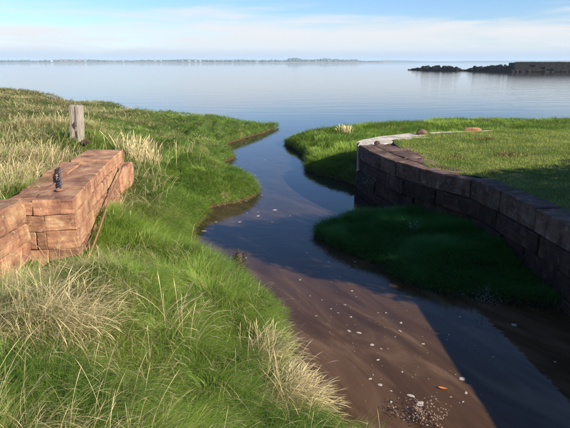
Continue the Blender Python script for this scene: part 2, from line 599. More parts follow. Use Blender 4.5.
CREEK_OUT = [(0.62, 12.15), (0.92, 11.55), (1.8, 10.5), (2.45, 9.3), (2.95, 8.9), (3.6, 8.6), (4.3, 8.3), (5.0, 8.1), (6, 8.0), (6, 12), (4.5, 14.6),
             (3.4, 14.4), (2.6, 14.1), (1.9, 13.7), (1.25, 13.15), (0.8, 12.55)]


def z_creek(x, y):
    d = signed(CREEK_OUT, x, y) + ragged(x, y, 205)
    z = 0.13 * np.clip(d / 0.2, 0, 1) ** 0.8 + np.clip((y - 7.8) / 2.5, 0.2, 1) * 0.17 * np.clip(d - 0.1, 0, 1.3) + (fbm(x * 1.8, y * 1.8, 33, 3) - 0.5) * 0.30 * np.clip(d / 0.5, 0, 1)
    return np.where(d > 0, z, np.maximum(-0.6, d * 1.4))


def graded(a, b, fine0, fine1, s_fine, s_coarse):
    out = [a]
    while out[-1] < b:
        v = out[-1]
        dist = 0 if fine0 <= v <= fine1 else min(abs(v - fine0), abs(v - fine1))
        out.append(v + s_fine + (s_coarse - s_fine) * min(1, dist / 12))
    return np.array(out)


def height_sheet(name, xs_, ys_, zf, mat, keep=None):
    X, Y = np.meshgrid(xs_, ys_)
    Z = zf(X.ravel(), Y.ravel())
    V = np.stack([X.ravel(), Y.ravel(), Z], 1)
    nx, ny = len(xs_), len(ys_)
    i, j = np.meshgrid(np.arange(nx - 1), np.arange(ny - 1))
    a = (j * nx + i).ravel()
    Q = np.stack([a, a + 1, a + nx + 1, a + nx], 1)
    Q = Q[(Z[Q].max(1) > -0.5)]
    used = np.unique(Q)
    remap = -np.ones(len(V), int)
    remap[used] = np.arange(len(used))
    me = mesh_np(name, V[used], remap[Q], smooth=True)
    return link(name, me, mat)


lb = height_sheet('left_bank_ground', graded(-72, 3.5, -6, 3.5, 0.11, 2.0), graded(-9, 53, 2, 26, 0.12, 1.5), z_left, M['turf'])
tag(lb, 'grassy marsh ground of the near left bank, sloping to the creek', 'ground', kind='structure')
sp = height_sheet('spit_ground', graded(-0.5, 60, -0.5, 8, 0.15, 2.0), graded(11, 39, 16, 32, 0.16, 1.0), z_spit, M['turf'])
tag(sp, 'low grassy spit behind the stone quay', 'ground', kind='structure')
cb = height_sheet('creek_bank_ground', np.arange(0.2, 6.0, 0.1), np.arange(5.8, 14.8, 0.1), z_creek, M['wet_shade_turf'])
tag(cb, 'grassy bank coloured darker for shade at the foot of the right stone wall', 'ground', kind='structure')

# right quay: outer line of the wall top, from the rear wall round the tip to beside the camera
QUAY = [(20, 17.5), (9.6, 17.45), (6.58, 17.4), (4.04, 16.67), (2.95, 15.95), (2.28, 15.2), (2.03, 14.65), (2.03, 14.2), (2.14, 13.4), (2.37, 12.43), (2.65, 11.5),
        (3.06, 10.7), (3.52, 10.08), (3.72, 9.6), (3.87, 8.33), (3.99, 7.18), (4.1, 5), (4.2, 2), (4.25, -2), (4.3, -7)]
QS = 1.227
QUAY = [(x * QS, y * QS) for x, y in QUAY]
QTOP = 1.5               # coping level above the water
qy = np.array([p[1] for p in QUAY[2:]][::-1]); qx = np.array([p[0] for p in QUAY[2:]][::-1])


def z_lawn(x, y):
    return QTOP - 0.02 + (fbm(x * 0.9, y * 0.9, 40, 3) - 0.5) * 0.11 + 0.05 * np.clip((x - 4.5) / 4, 0, 1)


rows = np.arange(-8, 21.11, 0.18)
cols_ = np.concatenate([np.arange(0, 10, 0.16), np.arange(10, 30, 1.0)])
V = []
for y in rows:
    x0 = np.interp(y, qy, qx) + 0.26 + 0.12 * float(vnoise(np.array([y * 1.3]), np.array([2.0]), 3)[0]) + 0.95 * max(0, min(1, (3.4 - abs(y - 16.9)) / 2.2)) + 0.95 * max(0, (y - 18.7)) / 2.0
    xx = x0 + cols_
    V.append(np.stack([xx, np.full_like(xx, y), z_lawn(xx, np.full_like(xx, y))], 1))
V = np.concatenate(V)
nx, ny = len(cols_), len(rows)
i, j = np.meshgrid(np.arange(nx - 1), np.arange(ny - 1))
a = (j * nx + i).ravel()
lawn = link('quay_lawn_ground', mesh_np('quay_lawn_ground', V, np.stack([a, a + 1, a + nx + 1, a + nx], 1), smooth=True), M['lawn'])
tag(lawn, 'short mown lawn on top of the right stone quay', 'ground', kind='structure')


# ------------------------------------------------------------------ masonry
def path_at(path, s):
    for k in range(len(path) - 1):
        a_, b_ = Vector(path[k]), Vector(path[k + 1])
        L = (b_ - a_).length
        if s <= L or k == len(path) - 2:
            t = (b_ - a_).normalized()
            return a_ + t * s, t
        s -= L


def path_len(path):
    return sum((Vector(path[k + 1]) - Vector(path[k])).length for k in range(len(path) - 1))


def worn_block(corners, bev, rough, seed, cuts=0):
    """a hewn stone: 8 corners (bottom 4, top 4), narrow worn arrises, uneven faces"""
    C = [Vector(c) for c in corners]
    bev *= 0.55
    rough *= 0.6
    dims = ((C[1] - C[0]).length, (C[3] - C[0]).length, (C[4] - C[0]).length)
    par = []
    for d_ in dims:
        b_ = min(0.3, bev / max(d_, 1e-3))
        inner = [b_ + (1 - 2 * b_) * k / (cuts + 1) for k in range(cuts + 2)]
        par.append([0.0] + inner + [1.0])
    n_ = cuts + 4
    bm = bmesh.new()
    vs = {}
    so = Vector((seed * 3.1, seed * 1.7, seed * 0.9))
    cen = sum(C, Vector()) / 8

    def vert(i, j, k):
        key = (i, j, k)
        if key in vs:
            return vs[key]
        u, v, w = par[0][i], par[1][j], par[2][k]
        # edge rows sit a little in, so the arris is rounded and chipped
        ends = [(i in (0, n_ - 1)), (j in (0, n_ - 1)), (k in (0, n_ - 1))]
        lo = C[0].lerp(C[1], u).lerp(C[3].lerp(C[2], u), v)
        hi = C[4].lerp(C[5], u).lerp(C[7].lerp(C[6], u), v)
        p = lo.lerp(hi, w)
        q = p + so
        c_ = (p - cen)
        if sum(ends) >= 2:
            # pull the corner towards the block's middle by the size of the arris, more where it is chipped
            m_ = bev * (0.45 + 0.9 * max(0, mnoise.noise(q * 3.0)))
            a_ = []
            for ax_, (e_, pa, idx) in enumerate(zip(ends, par, (i, j, k))):
                if e_:
                    d3 = (C[1] - C[0], C[3] - C[0], C[4] - C[0])[ax_].normalized()
                    p = p + d3 * (m_ if idx == 0 else -m_)
        f = mnoise.fractal(q * 2.3, 1.0, 2.0, 4) * rough
        p = p + c_.normalized() * f + Vector((mnoise.noise(q * 6), mnoise.noise(q * 6 + Vector((9, 0, 0))), mnoise.noise(q * 6 + Vector((0, 9, 0))))) * rough * 0.3
        vs[key] = bm.verts.new(p)
        return vs[key]
    m = n_ - 1
    for a_ in range(m):
        for b_ in range(m):
            for f in (((a_, b_, 0), (a_, b_ + 1, 0), (a_ + 1, b_ + 1, 0), (a_ + 1, b_, 0)), ((a_, b_, m), (a_ + 1, b_, m), (a_ + 1, b_ + 1, m), (a_, b_ + 1, m)),
                      ((a_, 0, b_), (a_ + 1, 0, b_), (a_ + 1, 0, b_ + 1), (a_, 0, b_ + 1)), ((a_, m, b_), (a_, m, b_ + 1), (a_ + 1, m, b_ + 1), (a_ + 1, m, b_)),
                      ((0, a_, b_), (0, a_, b_ + 1), (0, a_ + 1, b_ + 1), (0, a_ + 1, b_)), ((m, a_, b_), (m, a_ + 1, b_), (m, a_ + 1, b_ + 1), (m, a_, b_ + 1))):
                bm.faces.new([vert(*t_) for t_ in f])
    bmesh.ops.recalc_face_normals(bm, faces=bm.faces)
    return bm


BLOCK_ID = [0]


def wall_blocks(parent, path, s0, s1, z0, z1, depth, lmin, lmax, mat, side=1, bev=0.025, rough=0.02, gap=0.012, jit=0.02, cuts=0, name='block', over=0.0, ztop_j=0.0):
    s = s0
    while s < s1 - 0.05:
        L = random.uniform(lmin, lmax)
        if s1 - (s + L) < lmin * 0.6:
            L = s1 - s
        e = min(s + L, s1)
        p0, t0 = path_at(path, s + gap)
        p1, t1 = path_at(path, e - gap)
        d_ = (p1 - p0)
        if d_.length > 1e-4:
            t = d_.normalized()
            n_ = Vector((t.y, -t.x)) * side            # points out of the wall
            off = n_ * (random.uniform(-jit, jit) + over)
            # neighbours share the normal at the joint so corner blocks do not gape
            q0 = p0 - Vector((t0.y, -t0.x)) * side * depth * 0.5 - n_ * depth * 0.5
            q1 = p1 - Vector((t1.y, -t1.x)) * side * depth * 0.5 - n_ * depth * 0.5
            zt = z1 - gap * 0.6 + random.uniform(-ztop_j, ztop_j)
            zb = z0 + gap * 0.6
            c = [(p0 + off), (p1 + off), q1, q0]
            corners = [Vector((v.x, v.y, zb)) for v in c] + [Vector((v.x, v.y, zt)) for v in c]
            BLOCK_ID[0] += 1
            bm = worn_block(corners, bev, rough, BLOCK_ID[0], cuts)
            bm_obj(name, bm, mat, parent)
        s = e


def offset_core(path, inset, depth, z0, z1, side=1):
    """the packed earth and rubble behind the facing stones"""
    bm = bmesh.new()
    L = path_len(path)
    n = max(2, int(L / 0.4))
    A, B = [], []
    for k in range(n + 1):
        p, t = path_at(path, L * k / n)
        n_ = Vector((t.y, -t.x)) * side
        A.append(p - n_ * inset)
        B.append(p - n_ * (inset + depth))
    for k in range(n):
        q = [A[k], A[k + 1], B[k + 1], B[k]]
        lo = [bm.verts.new((v.x, v.y, z0)) for v in q]
        hi = [bm.verts.new((v.x, v.y, z1)) for v in q]
        bm.faces.new(hi)
        bm.faces.new((lo[0], lo[1], hi[1], hi[0]))
        bm.faces.new((lo[2], lo[3], hi[3], hi[2]))
    return bm


# --- right quay wall
FRONT = QUAY[7:]                      # from the tip towards the camera, water on the right-hand side of travel... outward = -x
REAR = QUAY[:8]
quay = empty('quay_wall', (4, 7, 0))
tag(quay, 'long red sandstone quay wall coloured darker for its shadow on the right, curving to a pale concrete tip', 'wall')


def qpart(fn):
    """build in world space, then hang under the wall's empty"""
    before = set(COL.objects)
    fn()
    for o in set(COL.objects) - before:
        if o.parent is quay:
            o.matrix_parent_inverse = quay.matrix_world.inverted()


bpy.context.view_layer.update()


def build_quay():
    Lf = path_len(FRONT)
    side = 1
    # courses from the coping down; the straight part starts about 5 m in
    tops = [QTOP, 1.04, 0.62, 0.20, -0.25]
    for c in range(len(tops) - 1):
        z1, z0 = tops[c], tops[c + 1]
        mat = M['stone_cap'] if c == 0 else M['stone_red']  # lower courses' stone darkened for shade; top course lighter for its sunlit top
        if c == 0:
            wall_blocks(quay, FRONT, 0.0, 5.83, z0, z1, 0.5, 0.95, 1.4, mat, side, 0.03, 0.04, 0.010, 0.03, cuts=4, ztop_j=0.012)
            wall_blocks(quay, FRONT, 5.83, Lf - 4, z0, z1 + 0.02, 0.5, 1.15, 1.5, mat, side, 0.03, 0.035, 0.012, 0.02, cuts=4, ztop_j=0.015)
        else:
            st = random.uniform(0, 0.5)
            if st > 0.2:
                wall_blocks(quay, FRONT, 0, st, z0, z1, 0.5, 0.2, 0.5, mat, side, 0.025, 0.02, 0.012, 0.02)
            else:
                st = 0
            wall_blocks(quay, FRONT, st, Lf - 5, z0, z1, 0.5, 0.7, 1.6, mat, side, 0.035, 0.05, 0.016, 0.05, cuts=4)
    Lr = path_len(REAR)
    # rear wall facing the spit
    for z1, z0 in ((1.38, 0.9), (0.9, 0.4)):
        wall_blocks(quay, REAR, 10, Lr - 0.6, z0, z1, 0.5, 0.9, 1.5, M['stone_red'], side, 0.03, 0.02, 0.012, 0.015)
    core = bm_obj('wall_core', offset_core(FRONT, 0.08, 0.5, -0.6, QTOP - 0.16, side), M['core'], quay)
    core2 = bm_obj('wall_core', offset_core(REAR, 0.08, 0.5, -0.2, QTOP - 0.2, side), M['core'], quay)
    # concrete slab capping: sections cast end to end along the rear wall
    for s0, s1, w in ((Lr - 4.56, Lr - 0.76, 1.15), (Lr - 7.85, Lr - 4.97, 0.62)):
        bm = bmesh.new()
        n = max(3, int((s1 - s0) / 0.15))
        ring = []
        for k in range(n + 1):
            p, t = path_at(REAR, s0 + (s1 - s0) * k / n)
            pa, ta = path_at(REAR, max(0, s0 + (s1 - s0) * k / n - 0.35))
            p2, t2 = path_at(REAR, min(Lr, s0 + (s1 - s0) * k / n + 0.35))
            t = (p2 - pa).normalized()
            n_ = Vector((t.y, -t.x)) * side
            ww = w * (0.88 + 0.3 * mnoise.fractal(Vector((s0 + k * 0.25, 3, 1)), 1.0, 2.0, 3))
            o_ = p + n_ * (0.04 + 0.012 * mnoise.noise(Vector((k * 0.6, s0, 7))))
            i_ = p - n_ * ww
            zt = QTOP - 0.01 + 0.010 * mnoise.noise(Vector((k * 0.5, s0, 0)))
            zb = QTOP - 0.2
            ring.append([bm.verts.new((o_.x, o_.y, zb)), bm.verts.new((o_.x, o_.y, zt - 0.02)), bm.verts.new((o_.x - n_.x * 0.025, o_.y - n_.y * 0.025, zt)),
                         bm.verts.new((i_.x, i_.y, zt - 0.015)), bm.verts.new((i_.x, i_.y, zb))])
        for k in range(n):
            for q in range(4):
                bm.faces.new((ring[k][q], ring[k][q + 1], ring[k + 1][q + 1], ring[k + 1][q]))
        bm.faces.new(ring[0]); bm.faces.new(ring[-1][::-1])
        bmesh.ops.recalc_face_normals(bm, faces=bm.faces)
        bm_obj('concrete_capping', bm, M['concrete'], quay)
    # concrete nosing poured down the tip of the wall
    wall_blocks(quay, REAR, Lr - 1.15, Lr - 0.02, 0.55, QTOP - 0.015, 0.5, 1.2, 1.4, M['concrete'], side, 0.05, 0.03, 0.004, 0.0, cuts=4, over=0.03, name='concrete_nosing')
    wall_blocks(quay, REAR, Lr - 1.2, Lr, -0.4, 0.54, 0.5, 0.6, 0.7, M['stone_red'], side, 0.03, 0.03, 0.01, 0.0, cuts=2)
    # trodden earth slab between the capping and the coping
    c = [Vector((2.95, 17.15)), Vector((4.1, 16.6)), Vector((4.5, 18.6)), Vector((3.0, 18.5))]
    BLOCK_ID[0] += 1
    bm_obj('paving_slab', worn_block([Vector((v.x, v.y, QTOP - 0.3)) for v in c] + [Vector((v.x, v.y, QTOP - 0.045)) for v in c], 0.02, 0.04, BLOCK_ID[0], 5), M['stone_cap'], quay, smooth=True)
    # flat brown slabs paving the top behind the curved face
    for k in range(4):
        s = 0.3 + k * 1.2
        p0, t0 = path_at(FRONT, s); p1, t1 = path_at(FRONT, s + 1.16)
        n0 = Vector((t0.y, -t0.x)); n1 = Vector((t1.y, -t1.x))
        w = (1.15, 0.9, 0.62, 0.3)[k]
        c = [p0 - n0 * 0.51, p1 - n1 * 0.51, p1 - n1 * (0.51 + w * 0.8), p0 - n0 * (0.51 + w)]
        zt = QTOP - 0.02 + 0.012 * (k % 2)
        corners = [Vector((v.x, v.y, QTOP - 0.3)) for v in c] + [Vector((v.x, v.y, zt)) for v in c]
        BLOCK_ID[0] += 1
        bm_obj('paving_slab', worn_block(corners, 0.02, 0.04, BLOCK_ID[0], 5), M['stone_cap'], quay, smooth=True)


qpart(build_quay)

# --- left wall with its stepped pier end
lwall = empty('sandstone_wall', (-4, 10, 1.2))
tag(lwall, 'sunlit pink sandstone block wall on the left bank below the timber post', 'wall')
bpy.context.view_layer.update()
LW = [(-4.22, 13.35), (-3.98, 11.3), (-3.80, 9.95), (-3.54, 8.28)]


def lblock(pts, z0, z1, mat, name='block', rough=0.035, bev=0.03, cuts=4, tilt=(0, 0)):
    BLOCK_ID[0] += 1
    zt = [z1 + tilt[0] * (k in (1, 2)) + tilt[1] * (k in (2, 3)) for k in range(4)]
    corners = [Vector((p[0], p[1], z0)) for p in pts] + [Vector((p[0], p[1], zt[k])) for k, p in enumerate(pts)]
    return bm_obj(name, worn_block(corners, bev, rough, BLOCK_ID[0], cuts), mat, lwall)


def build_left():
    ms = M['stone_pink']

    def quad(s0, s1, o, w, g=0.02):
        a_, ta = path_at(LW, s0 + g); b_, tb = path_at(LW, s1 - g)
        na, nb = Vector((-ta.y, ta.x)), Vector((-tb.y, tb.x))          # towards the creek (+x)
        return [tuple(a_ + na * o), tuple(a_ - na * w), tuple(b_ - nb * w), tuple(b_ + nb * o)]
    L = path_len(LW)
    # capstones, far to near: three long slabs in two rows
    for s0, s1, w, z1, o in ((0.0, 1.55, 0.92, 2.02, 0.0), (1.55, 3.05, 0.60, 1.99, -0.03), (3.05, L, 0.66, 2.0, 0.0)):
        lblock(quad(s0, s1, o, w), 1.74, z1, ms, rough=0.05, bev=0.028, cuts=7)
    for s0, s1, z1 in ((1.58, 2.9, 2.0), (2.9, 4.0, 1.96), (4.0, L - 0.25, 1.98)):
        a_ = quad(s0, s1, -0.63, 1.12)
        lblock(a_, 1.70, z1, ms, rough=0.05, bev=0.03, cuts=6)
    # courses below
    for (z0, z1, cutsx, o) in ((1.46, 1.735, (0, 1.0, 2.1, 3.2, 4.25, L), 0.0), (1.13, 1.455, (0, 1.35, 2.45, 3.5, 4.5, L), 0.02), (0.6, 1.125, (0, 0.9, 2.0, 3.1, 4.2, L), 0.03)):
        for k in range(len(cutsx) - 1):
            lblock(quad(cutsx[k], cutsx[k + 1], o + random.uniform(-.02, .02), 0.5), z0, z1, ms, rough=0.045, bev=0.022, cuts=5)
    # near end face: stones stepping back to the recessed wall
    yf = 8.28
    for (z0, z1, xs_) in ((1.74, 1.97, (-4.12, -4.5)), (1.46, 1.735, (-4.03, -4.5)), (1.13, 1.455, (-4.03, -4.2, -4.5)), (0.6, 1.125, (-4.03, -4.5))):
        for k in range(len(xs_) - 1):
            xa, xb = xs_[k] - 0.01, xs_[k + 1] + 0.01
            ya, yb = 8.23 + (xa + 4.03) * 0.1, 8.23 + (xb + 4.03) * 0.1
            jj = random.uniform(-0.02, 0.02)
            lblock([(xa, ya + jj), (xa + 0.1, ya + 0.7), (xb + 0.1, yb + 0.7), (xb, yb + jj)], z0, z1, ms, rough=0.05, bev=0.028, cuts=5)
    # recessed wall running on towards the camera
    RW = [(-4.30, 8.21), (-4.34, 6.4), (-4.65, 3.4), (-4.7, 0.5)]
    LR = path_len(RW)
    for (z0, z1, st) in ((1.62, 2.03, 0.0), (1.3, 1.615, 0.35), (0.95, 1.295, 0.1), (0.5, 0.945, 0.25)):
        s = 0.0
        first = True
        while s < LR - 0.1:
            e = min(LR, s + (1.2 + st if first else random.uniform(0.9, 1.4)))
            first = False
            a_, ta = path_at(RW, s + 0.012); b_, tb = path_at(RW, e - 0.012)
            na, nb = Vector((-ta.y, ta.x)), Vector((-tb.y, tb.x))
            lblock([tuple(a_), tuple(a_ - na * 0.75), tuple(b_ - nb * 0.75), tuple(b_)], z0, z1, ms, rough=0.07, bev=0.06, cuts=6)
            s = e
    # broken slab leaning on the far end
    s_ = lblock([(-4.02, 12.3), (-4.28, 12.35), (-4.3, 13.5), (-4.05, 13.5)], 1.05, 1.66, ms, name='leaning_slab', rough=0.05, bev=0.05)
    # packing between the stones
    bm = bmesh.new()
    bmesh.ops.create_cube(bm, size=1)
    ang = math.atan2(0.72, 5.35)
    bmesh.ops.transform(bm, matrix=Matrix.Translation((-4.33, 11.0, 1.2)) @ Matrix.Rotation(ang, 4, 'Z') @ Matrix.Diagonal((0.7, 4.3, 0.9, 1)), verts=bm.verts)
    bm_obj('wall_core', bm, M['core'], lwall)


before = set(COL.objects)
build_left()
for o in set(COL.objects) - before:
    if o.parent is lwall:
        o.matrix_parent_inverse = lwall.matrix_world.inverted()


# ------------------------------------------------------------------ grass
HALF = 285 / F_PX


def in_view(x, y, z, m=0.9):
    """close to the part of the place the photograph looks at, with room for a step aside"""
    zc = CAM_H - z
    depth = y * math.cos(PITCH) + zc * math.sin(PITCH)
    up = y * math.sin(PITCH) - zc * math.cos(PITCH)
    return (depth > 0.8) & (np.abs(x) < depth * HALF * 1.12 + m) & (up > -depth * 0.4164 * 1.08 - 0.7)


def blade_mesh(name, pos, ang, length, width, lean, curl, col, seg=3, tipcol=None, head=None, mat=None):
    n = len(pos)
    h = np.stack([np.cos(ang), np.sin(ang), np.zeros(n)], 1)
    tw = rng.uniform(-0.9, 0.9, n)
    side = np.stack([-np.sin(ang + tw), np.cos(ang + tw), np.zeros(n)], 1)
    P_ = pos.copy()
    rings, cr = [], []
    for k in range(seg + 1):
        t = k / seg
        if head is not None:
            w = width * (1.0 if t < 0.72 else head)
            if k == seg:
                w = w * 0
        else:
            w = width * (1 - t ** 1.6)
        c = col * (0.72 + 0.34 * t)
        if tipcol is not None:
            f = np.clip((t - 0.35) / 0.65, 0, 1)
            c = c * (1 - f) + tipcol * f
        if k < seg:
            rings.append(P_ - side * (w * 0.5)[:, None] if hasattr(w, '__len__') else P_ - side * w * 0.5)
            rings.append(P_ + side * (w * 0.5)[:, None] if hasattr(w, '__len__') else P_ + side * w * 0.5)
            cr += [c, c]
        else:
            rings.append(P_.copy())
            cr.append(c)
        th = lean + curl * (t + 0.5 / seg)
        P_ = P_ + (length / seg)[:, None] * (np.sin(th)[:, None] * h + np.cos(th)[:, None] * np.array([0, 0, 1.0]))
    m = 2 * seg + 1
    V_ = np.stack(rings, 1).reshape(-1, 3)
    C_ = np.clip(np.stack(cr, 1).reshape(-1, 3), 0, 1)
    t_ = []
    for k in range(seg - 1):
        a_ = 2 * k
        t_ += [(a_, a_ + 1, a_ + 3), (a_, a_ + 3, a_ + 2)]
    t_.append((2 * seg - 2, 2 * seg - 1, 2 * seg))
    T_ = (np.array(t_)[None] + (np.arange(n) * m)[:, None, None]).reshape(-1, 3)
    return V_, T_, C_


def join(parts):
    V_, T_, C_, o = [], [], [], 0
    for v, t, c in parts:
        V_.append(v); T_.append(t + o); C_.append(c)
        o += len(v)
    return np.concatenate(V_), np.concatenate(T_), np.concatenate(C_)


def scatter(n, x0, x1, y0, y1):
    return rng.uniform(x0, x1, n), rng.uniform(y0, y1, n)


G_DARK = np.array([0.055, 0.15, 0.014]); G_MID = np.array([0.14, 0.29, 0.028]); G_LIGHT = np.array([0.33, 0.45, 0.065])
STRAW = np.array([0.52, 0.42, 0.20]); STRAW_L = np.array([0.68, 0.57, 0.31]); STRAW_D = np.array([0.24, 0.17, 0.075])


def mix3(f, a_, b_):
    return a_[None] * (1 - f[:, None]) + b_[None] * f[:, None]


# patches where the grass has dried: (x, y, radius, strength)
DRY = []
for px, py, z, r, s in ((45, 270, 1.3, 0.75, 0.8), (85, 300, 1.3, 0.5, 0.6), (30, 330, 1.6, 0.6, 0.7), (10, 290, 1.4, 0.5, 0.8), (60, 320, 1.5, 0.35, 0.6), (285, 355, 0.5, 0.42, 0.9), (265, 385, 0.7, 0.35, 0.8),
                        (300, 400, 0.5, 0.3, 0.7), (215, 350, 0.9, 0.25, 0.4), (150, 345, 1.2, 0.3, 0.5), (20, 400, 2.0, 0.3, 0.5),
                        (35, 155, 2.1, 2.2, 1.3), (70, 150, 2.0, 1.1, 1.1), (10, 170, 2.1, 1.0, 0.9), (40, 120, 2.2, 2.4, 1.0), (20, 100, 2.3, 6.0, 1.5), (30, 93, 2.3, 5.0, 1.3), (10, 130, 2.2, 2.0, 0.7),
                        (60, 97, 2.2, 3.0, 0.8), (105, 130, 1.6, 1.2, 0.55), (115, 145, 1.4, 0.6, 0.9), (140, 155, 1.1, 0.5, 0.8), (155, 160, 1.0, 0.5, 0.6),
                        (95, 112, 1.8, 2.0, 0.5), (165, 118, 1.1, 2.0, 0.35), (255, 102, 0.9, 2, 0.2)):
    gx, gy = at(px, py, z)
    DRY.append((gx, gy, r, s))


def dryness(x, y):
    d = np.zeros_like(x)
    for cx, cy, r, s in DRY:
        d = np.maximum(d, s * np.exp(-(((x - cx) ** 2 + (y - cy) ** 2) / (r * r))))
    d = d + (fbm(x * 0.8, y * 0.8, 61, 3) - 0.52) * 0.9
    d = d + 0.3 * np.clip((-9 - x) / 5, 0, 1) * np.clip((y - 18) / 6, 0, 1)
    return np.clip(d, 0, 1)


def flow(x, y, zf):
    """the way the grass lies: mostly down the slope, swirled by clumps"""
    e = 0.25
    gx = zf(x + e, y) - zf(x - e, y)
    gy = zf(x, y + e) - zf(x, y - e)
    sw = fbm(x * 0.75, y * 0.75, 71, 2) * 9.0
    vx = -gx * 2.2 + 0.55 * np.cos(sw) + 0.18
    vy = -gy * 2.2 + 0.55 * np.sin(sw) - 0.1
    return np.arctan2(vy, vx)


def front_of_wall(x, y):
    # nothing grows inside the left wall's stones
    wx = -4.22 + (13.35 - y) / 5.4 * 0.72
    inside = (x < wx + 0.03) & (x > wx - 1.05) & (y > 8.0) & (y < 13.4)
    inside |= (x < -3.5) & (x > -4.7) & (y > 8.18) & (y < 8.9)
    inside |= (x < -4.28) & (x > -5.25) & (y > 0) & (y < 8.8)
    return inside


def grow(n, box, zf, zmin=0.1, zone=None):
    x, y = scatter(n, *box)
    z = zf(x, y)
    k = (z > zmin) & in_view(x, y, z)
    if zone is not None:
        k &= zone(x, y)
    x, y, z = x[k], y[k], z[k]
    return x, y, z


def left_zone(x, y):
    return ~front_of_wall(x, y)


parts = []
# 1. near: short dense underlayer, then long combed blades
for (n, box, lo, hi, wd, seg, lean0, cl, what) in (
        (230000, (-6, 3, 1.6, 7.5), 0.10, 0.22, 0.0050, 2, 0.35, 0.8, 'under'),
        (115000, (-6, 3, 1.6, 7.5), 0.26, 0.50, 0.0042, 4, 0.65, 1.05, 'long'),
        (150000, (-6, 1.5, 7.5, 12.5), 0.10, 0.22, 0.0075, 2, 0.4, 0.8, 'under'),
        (85000, (-5, 1.5, 7.5, 12.5), 0.24, 0.44, 0.0062, 3, 0.8, 0.95, 'long'),
        (150000, (-9, 0, 12.5, 21), 0.10, 0.22, 0.010, 2, 0.7, 0.9, 'under'),
        (70000, (-9, 0, 12.5, 21), 0.18, 0.34, 0.009, 3, 0.85, 0.85, 'long'),
        (240000, (-27, 0, 21, 46), 0.14, 0.34, 0.020, 2, 0.85, 0.8, 'under'),
        (90000, (-14, -5.2, 8, 21), 0.15, 0.4, 0.013, 2, 0.4, 0.9, 'under')):
    x, y, z = grow(n, box, z_left, 0.02, left_zone)
    m_ = len(x)
    a_ = flow(x, y, z_left) + rng.normal(0, 0.75 if what == 'under' else 0.42, m_)
    clump = fbm(x * 1.7, y * 1.7, 81, 2)
    L_ = rng.uniform(lo, hi, m_) * (0.65 + 0.8 * clump)
    dr = dryness(x, y)
    edge_d = signed(LEFT_OUT, x, y)
    L_ *= np.where(edge_d < 0.25, 0.8, 1.0)
    g = mix3(np.clip((fbm(x * 1.1, y * 1.1, 91, 3) - 0.5) * 2.6 + 0.5 + rng.normal(0, 0.2, m_), 0, 1), G_DARK, G_LIGHT)
    g = 0.45 * g + 0.55 * mix3(rng.uniform(0, 1, m_), G_MID, G_LIGHT)
    isdry = rng.uniform(0, 1, m_) < dr * (0.75 if what == 'under' else 0.9) + np.where(y < 9, 0.10, 0.03)
    s_ = mix3(rng.uniform(0, 1, m_), STRAW_D, STRAW_L)
    c_ = np.where(isdry[:, None], s_, g)
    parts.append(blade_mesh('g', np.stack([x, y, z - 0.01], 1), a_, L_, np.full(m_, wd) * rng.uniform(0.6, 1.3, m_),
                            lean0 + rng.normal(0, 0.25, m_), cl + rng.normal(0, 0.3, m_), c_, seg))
def fringe(outline, zf, n, seed, lo, hi, wd, tint=1.0):
    # grass hanging over the lip of the bank
    ol = np.array(outline)
    seg = np.roll(ol, -1, 0) - ol
    ln = np.hypot(seg[:, 0], seg[:, 1])
    near = (ol[:, 1] > -2) & (ln < 16)
    pr = np.where(near, ln / (4 + np.hypot(ol[:, 0], ol[:, 1])), 0)
    k_ = rng.choice(len(ol), n, p=pr / pr.sum())
    u_ = rng.uniform(0, 1, n)
    x = ol[k_, 0] + seg[k_, 0] * u_ + rng.normal(0, 0.3, n)
    y = ol[k_, 1] + seg[k_, 1] * u_ + rng.normal(0, 0.3, n)
    z = zf(x, y)
    ok = (z > 0.01) & (z < 0.42) & in_view(x, y, z)
    x, y, z = x[ok], y[ok], z[ok]
    e = 0.12
    gx = zf(x + e, y) - zf(x - e, y); gy = zf(x, y + e) - zf(x, y - e)
    m_ = len(x)
    dist = np.hypot(x, y)
    g = mix3(rng.uniform(0, 1, m_), G_DARK, G_LIGHT) * tint
    isdry = rng.uniform(0, 1, m_) < 0.08
    g = np.where(isdry[:, None], mix3(rng.uniform(0, 1, m_), STRAW_D, STRAW) * np.mean(tint), g)
    return blade_mesh('f', np.stack([x, y, z], 1), np.arctan2(-gy, -gx) + rng.normal(0, 0.45, m_), rng.uniform(lo, hi, m_), wd * (0.5 + dist / 14),
                      rng.normal(0.75, 0.25, m_), rng.normal(1.1, 0.3, m_), g, 3)


parts.append(fringe(LEFT_OUT, z_left, 60000, 1, 0.16, 0.36, 0.007))
v, t, c = join(parts)
g1 = link('marsh_grass', mesh_np('marsh_grass', v, t, c), M['blade'])
tag(g1, 'lush green marsh grass combed over the sunny left bank', 'grass', kind='stuff')
print('left grass tris', len(t))

# 2. dry stalks with nodding heads
parts = []
SW = []
x, y, z = grow(26000, (-6, 2, 1.6, 9), z_left, 0.15, left_zone)
k = rng.uniform(0, 1, len(x)) < dryness(x, y) * 0.55 + 0.008
SW.append((x[k], y[k], z[k], 0.38, 0.78, 0.0026))
x, y, z = grow(60000, (-6, 2, 1.6, 9), z_left, 0.15, left_zone)
k = rng.uniform(0, 1, len(x)) < dryness(x, y) * 0.8 + 0.05
SW.append((x[k], y[k], z[k] + 0.05, 0.25, 0.5, 0.0022))
x, y, z = grow(30000, (-12, -3, 8.5, 20), z_left, 0.15, left_zone)
k = rng.uniform(0, 1, len(x)) < dryness(x, y) * 0.8
SW.append((x[k], y[k], z[k], 0.25, 0.6, 0.006))
x, y, z = grow(26000, (-26, -4, 19, 44), z_left, 0.2, left_zone)
k = rng.uniform(0, 1, len(x)) < dryness(x, y) * 0.8
SW.append((x[k], y[k], z[k], 0.22, 0.48, 0.011))
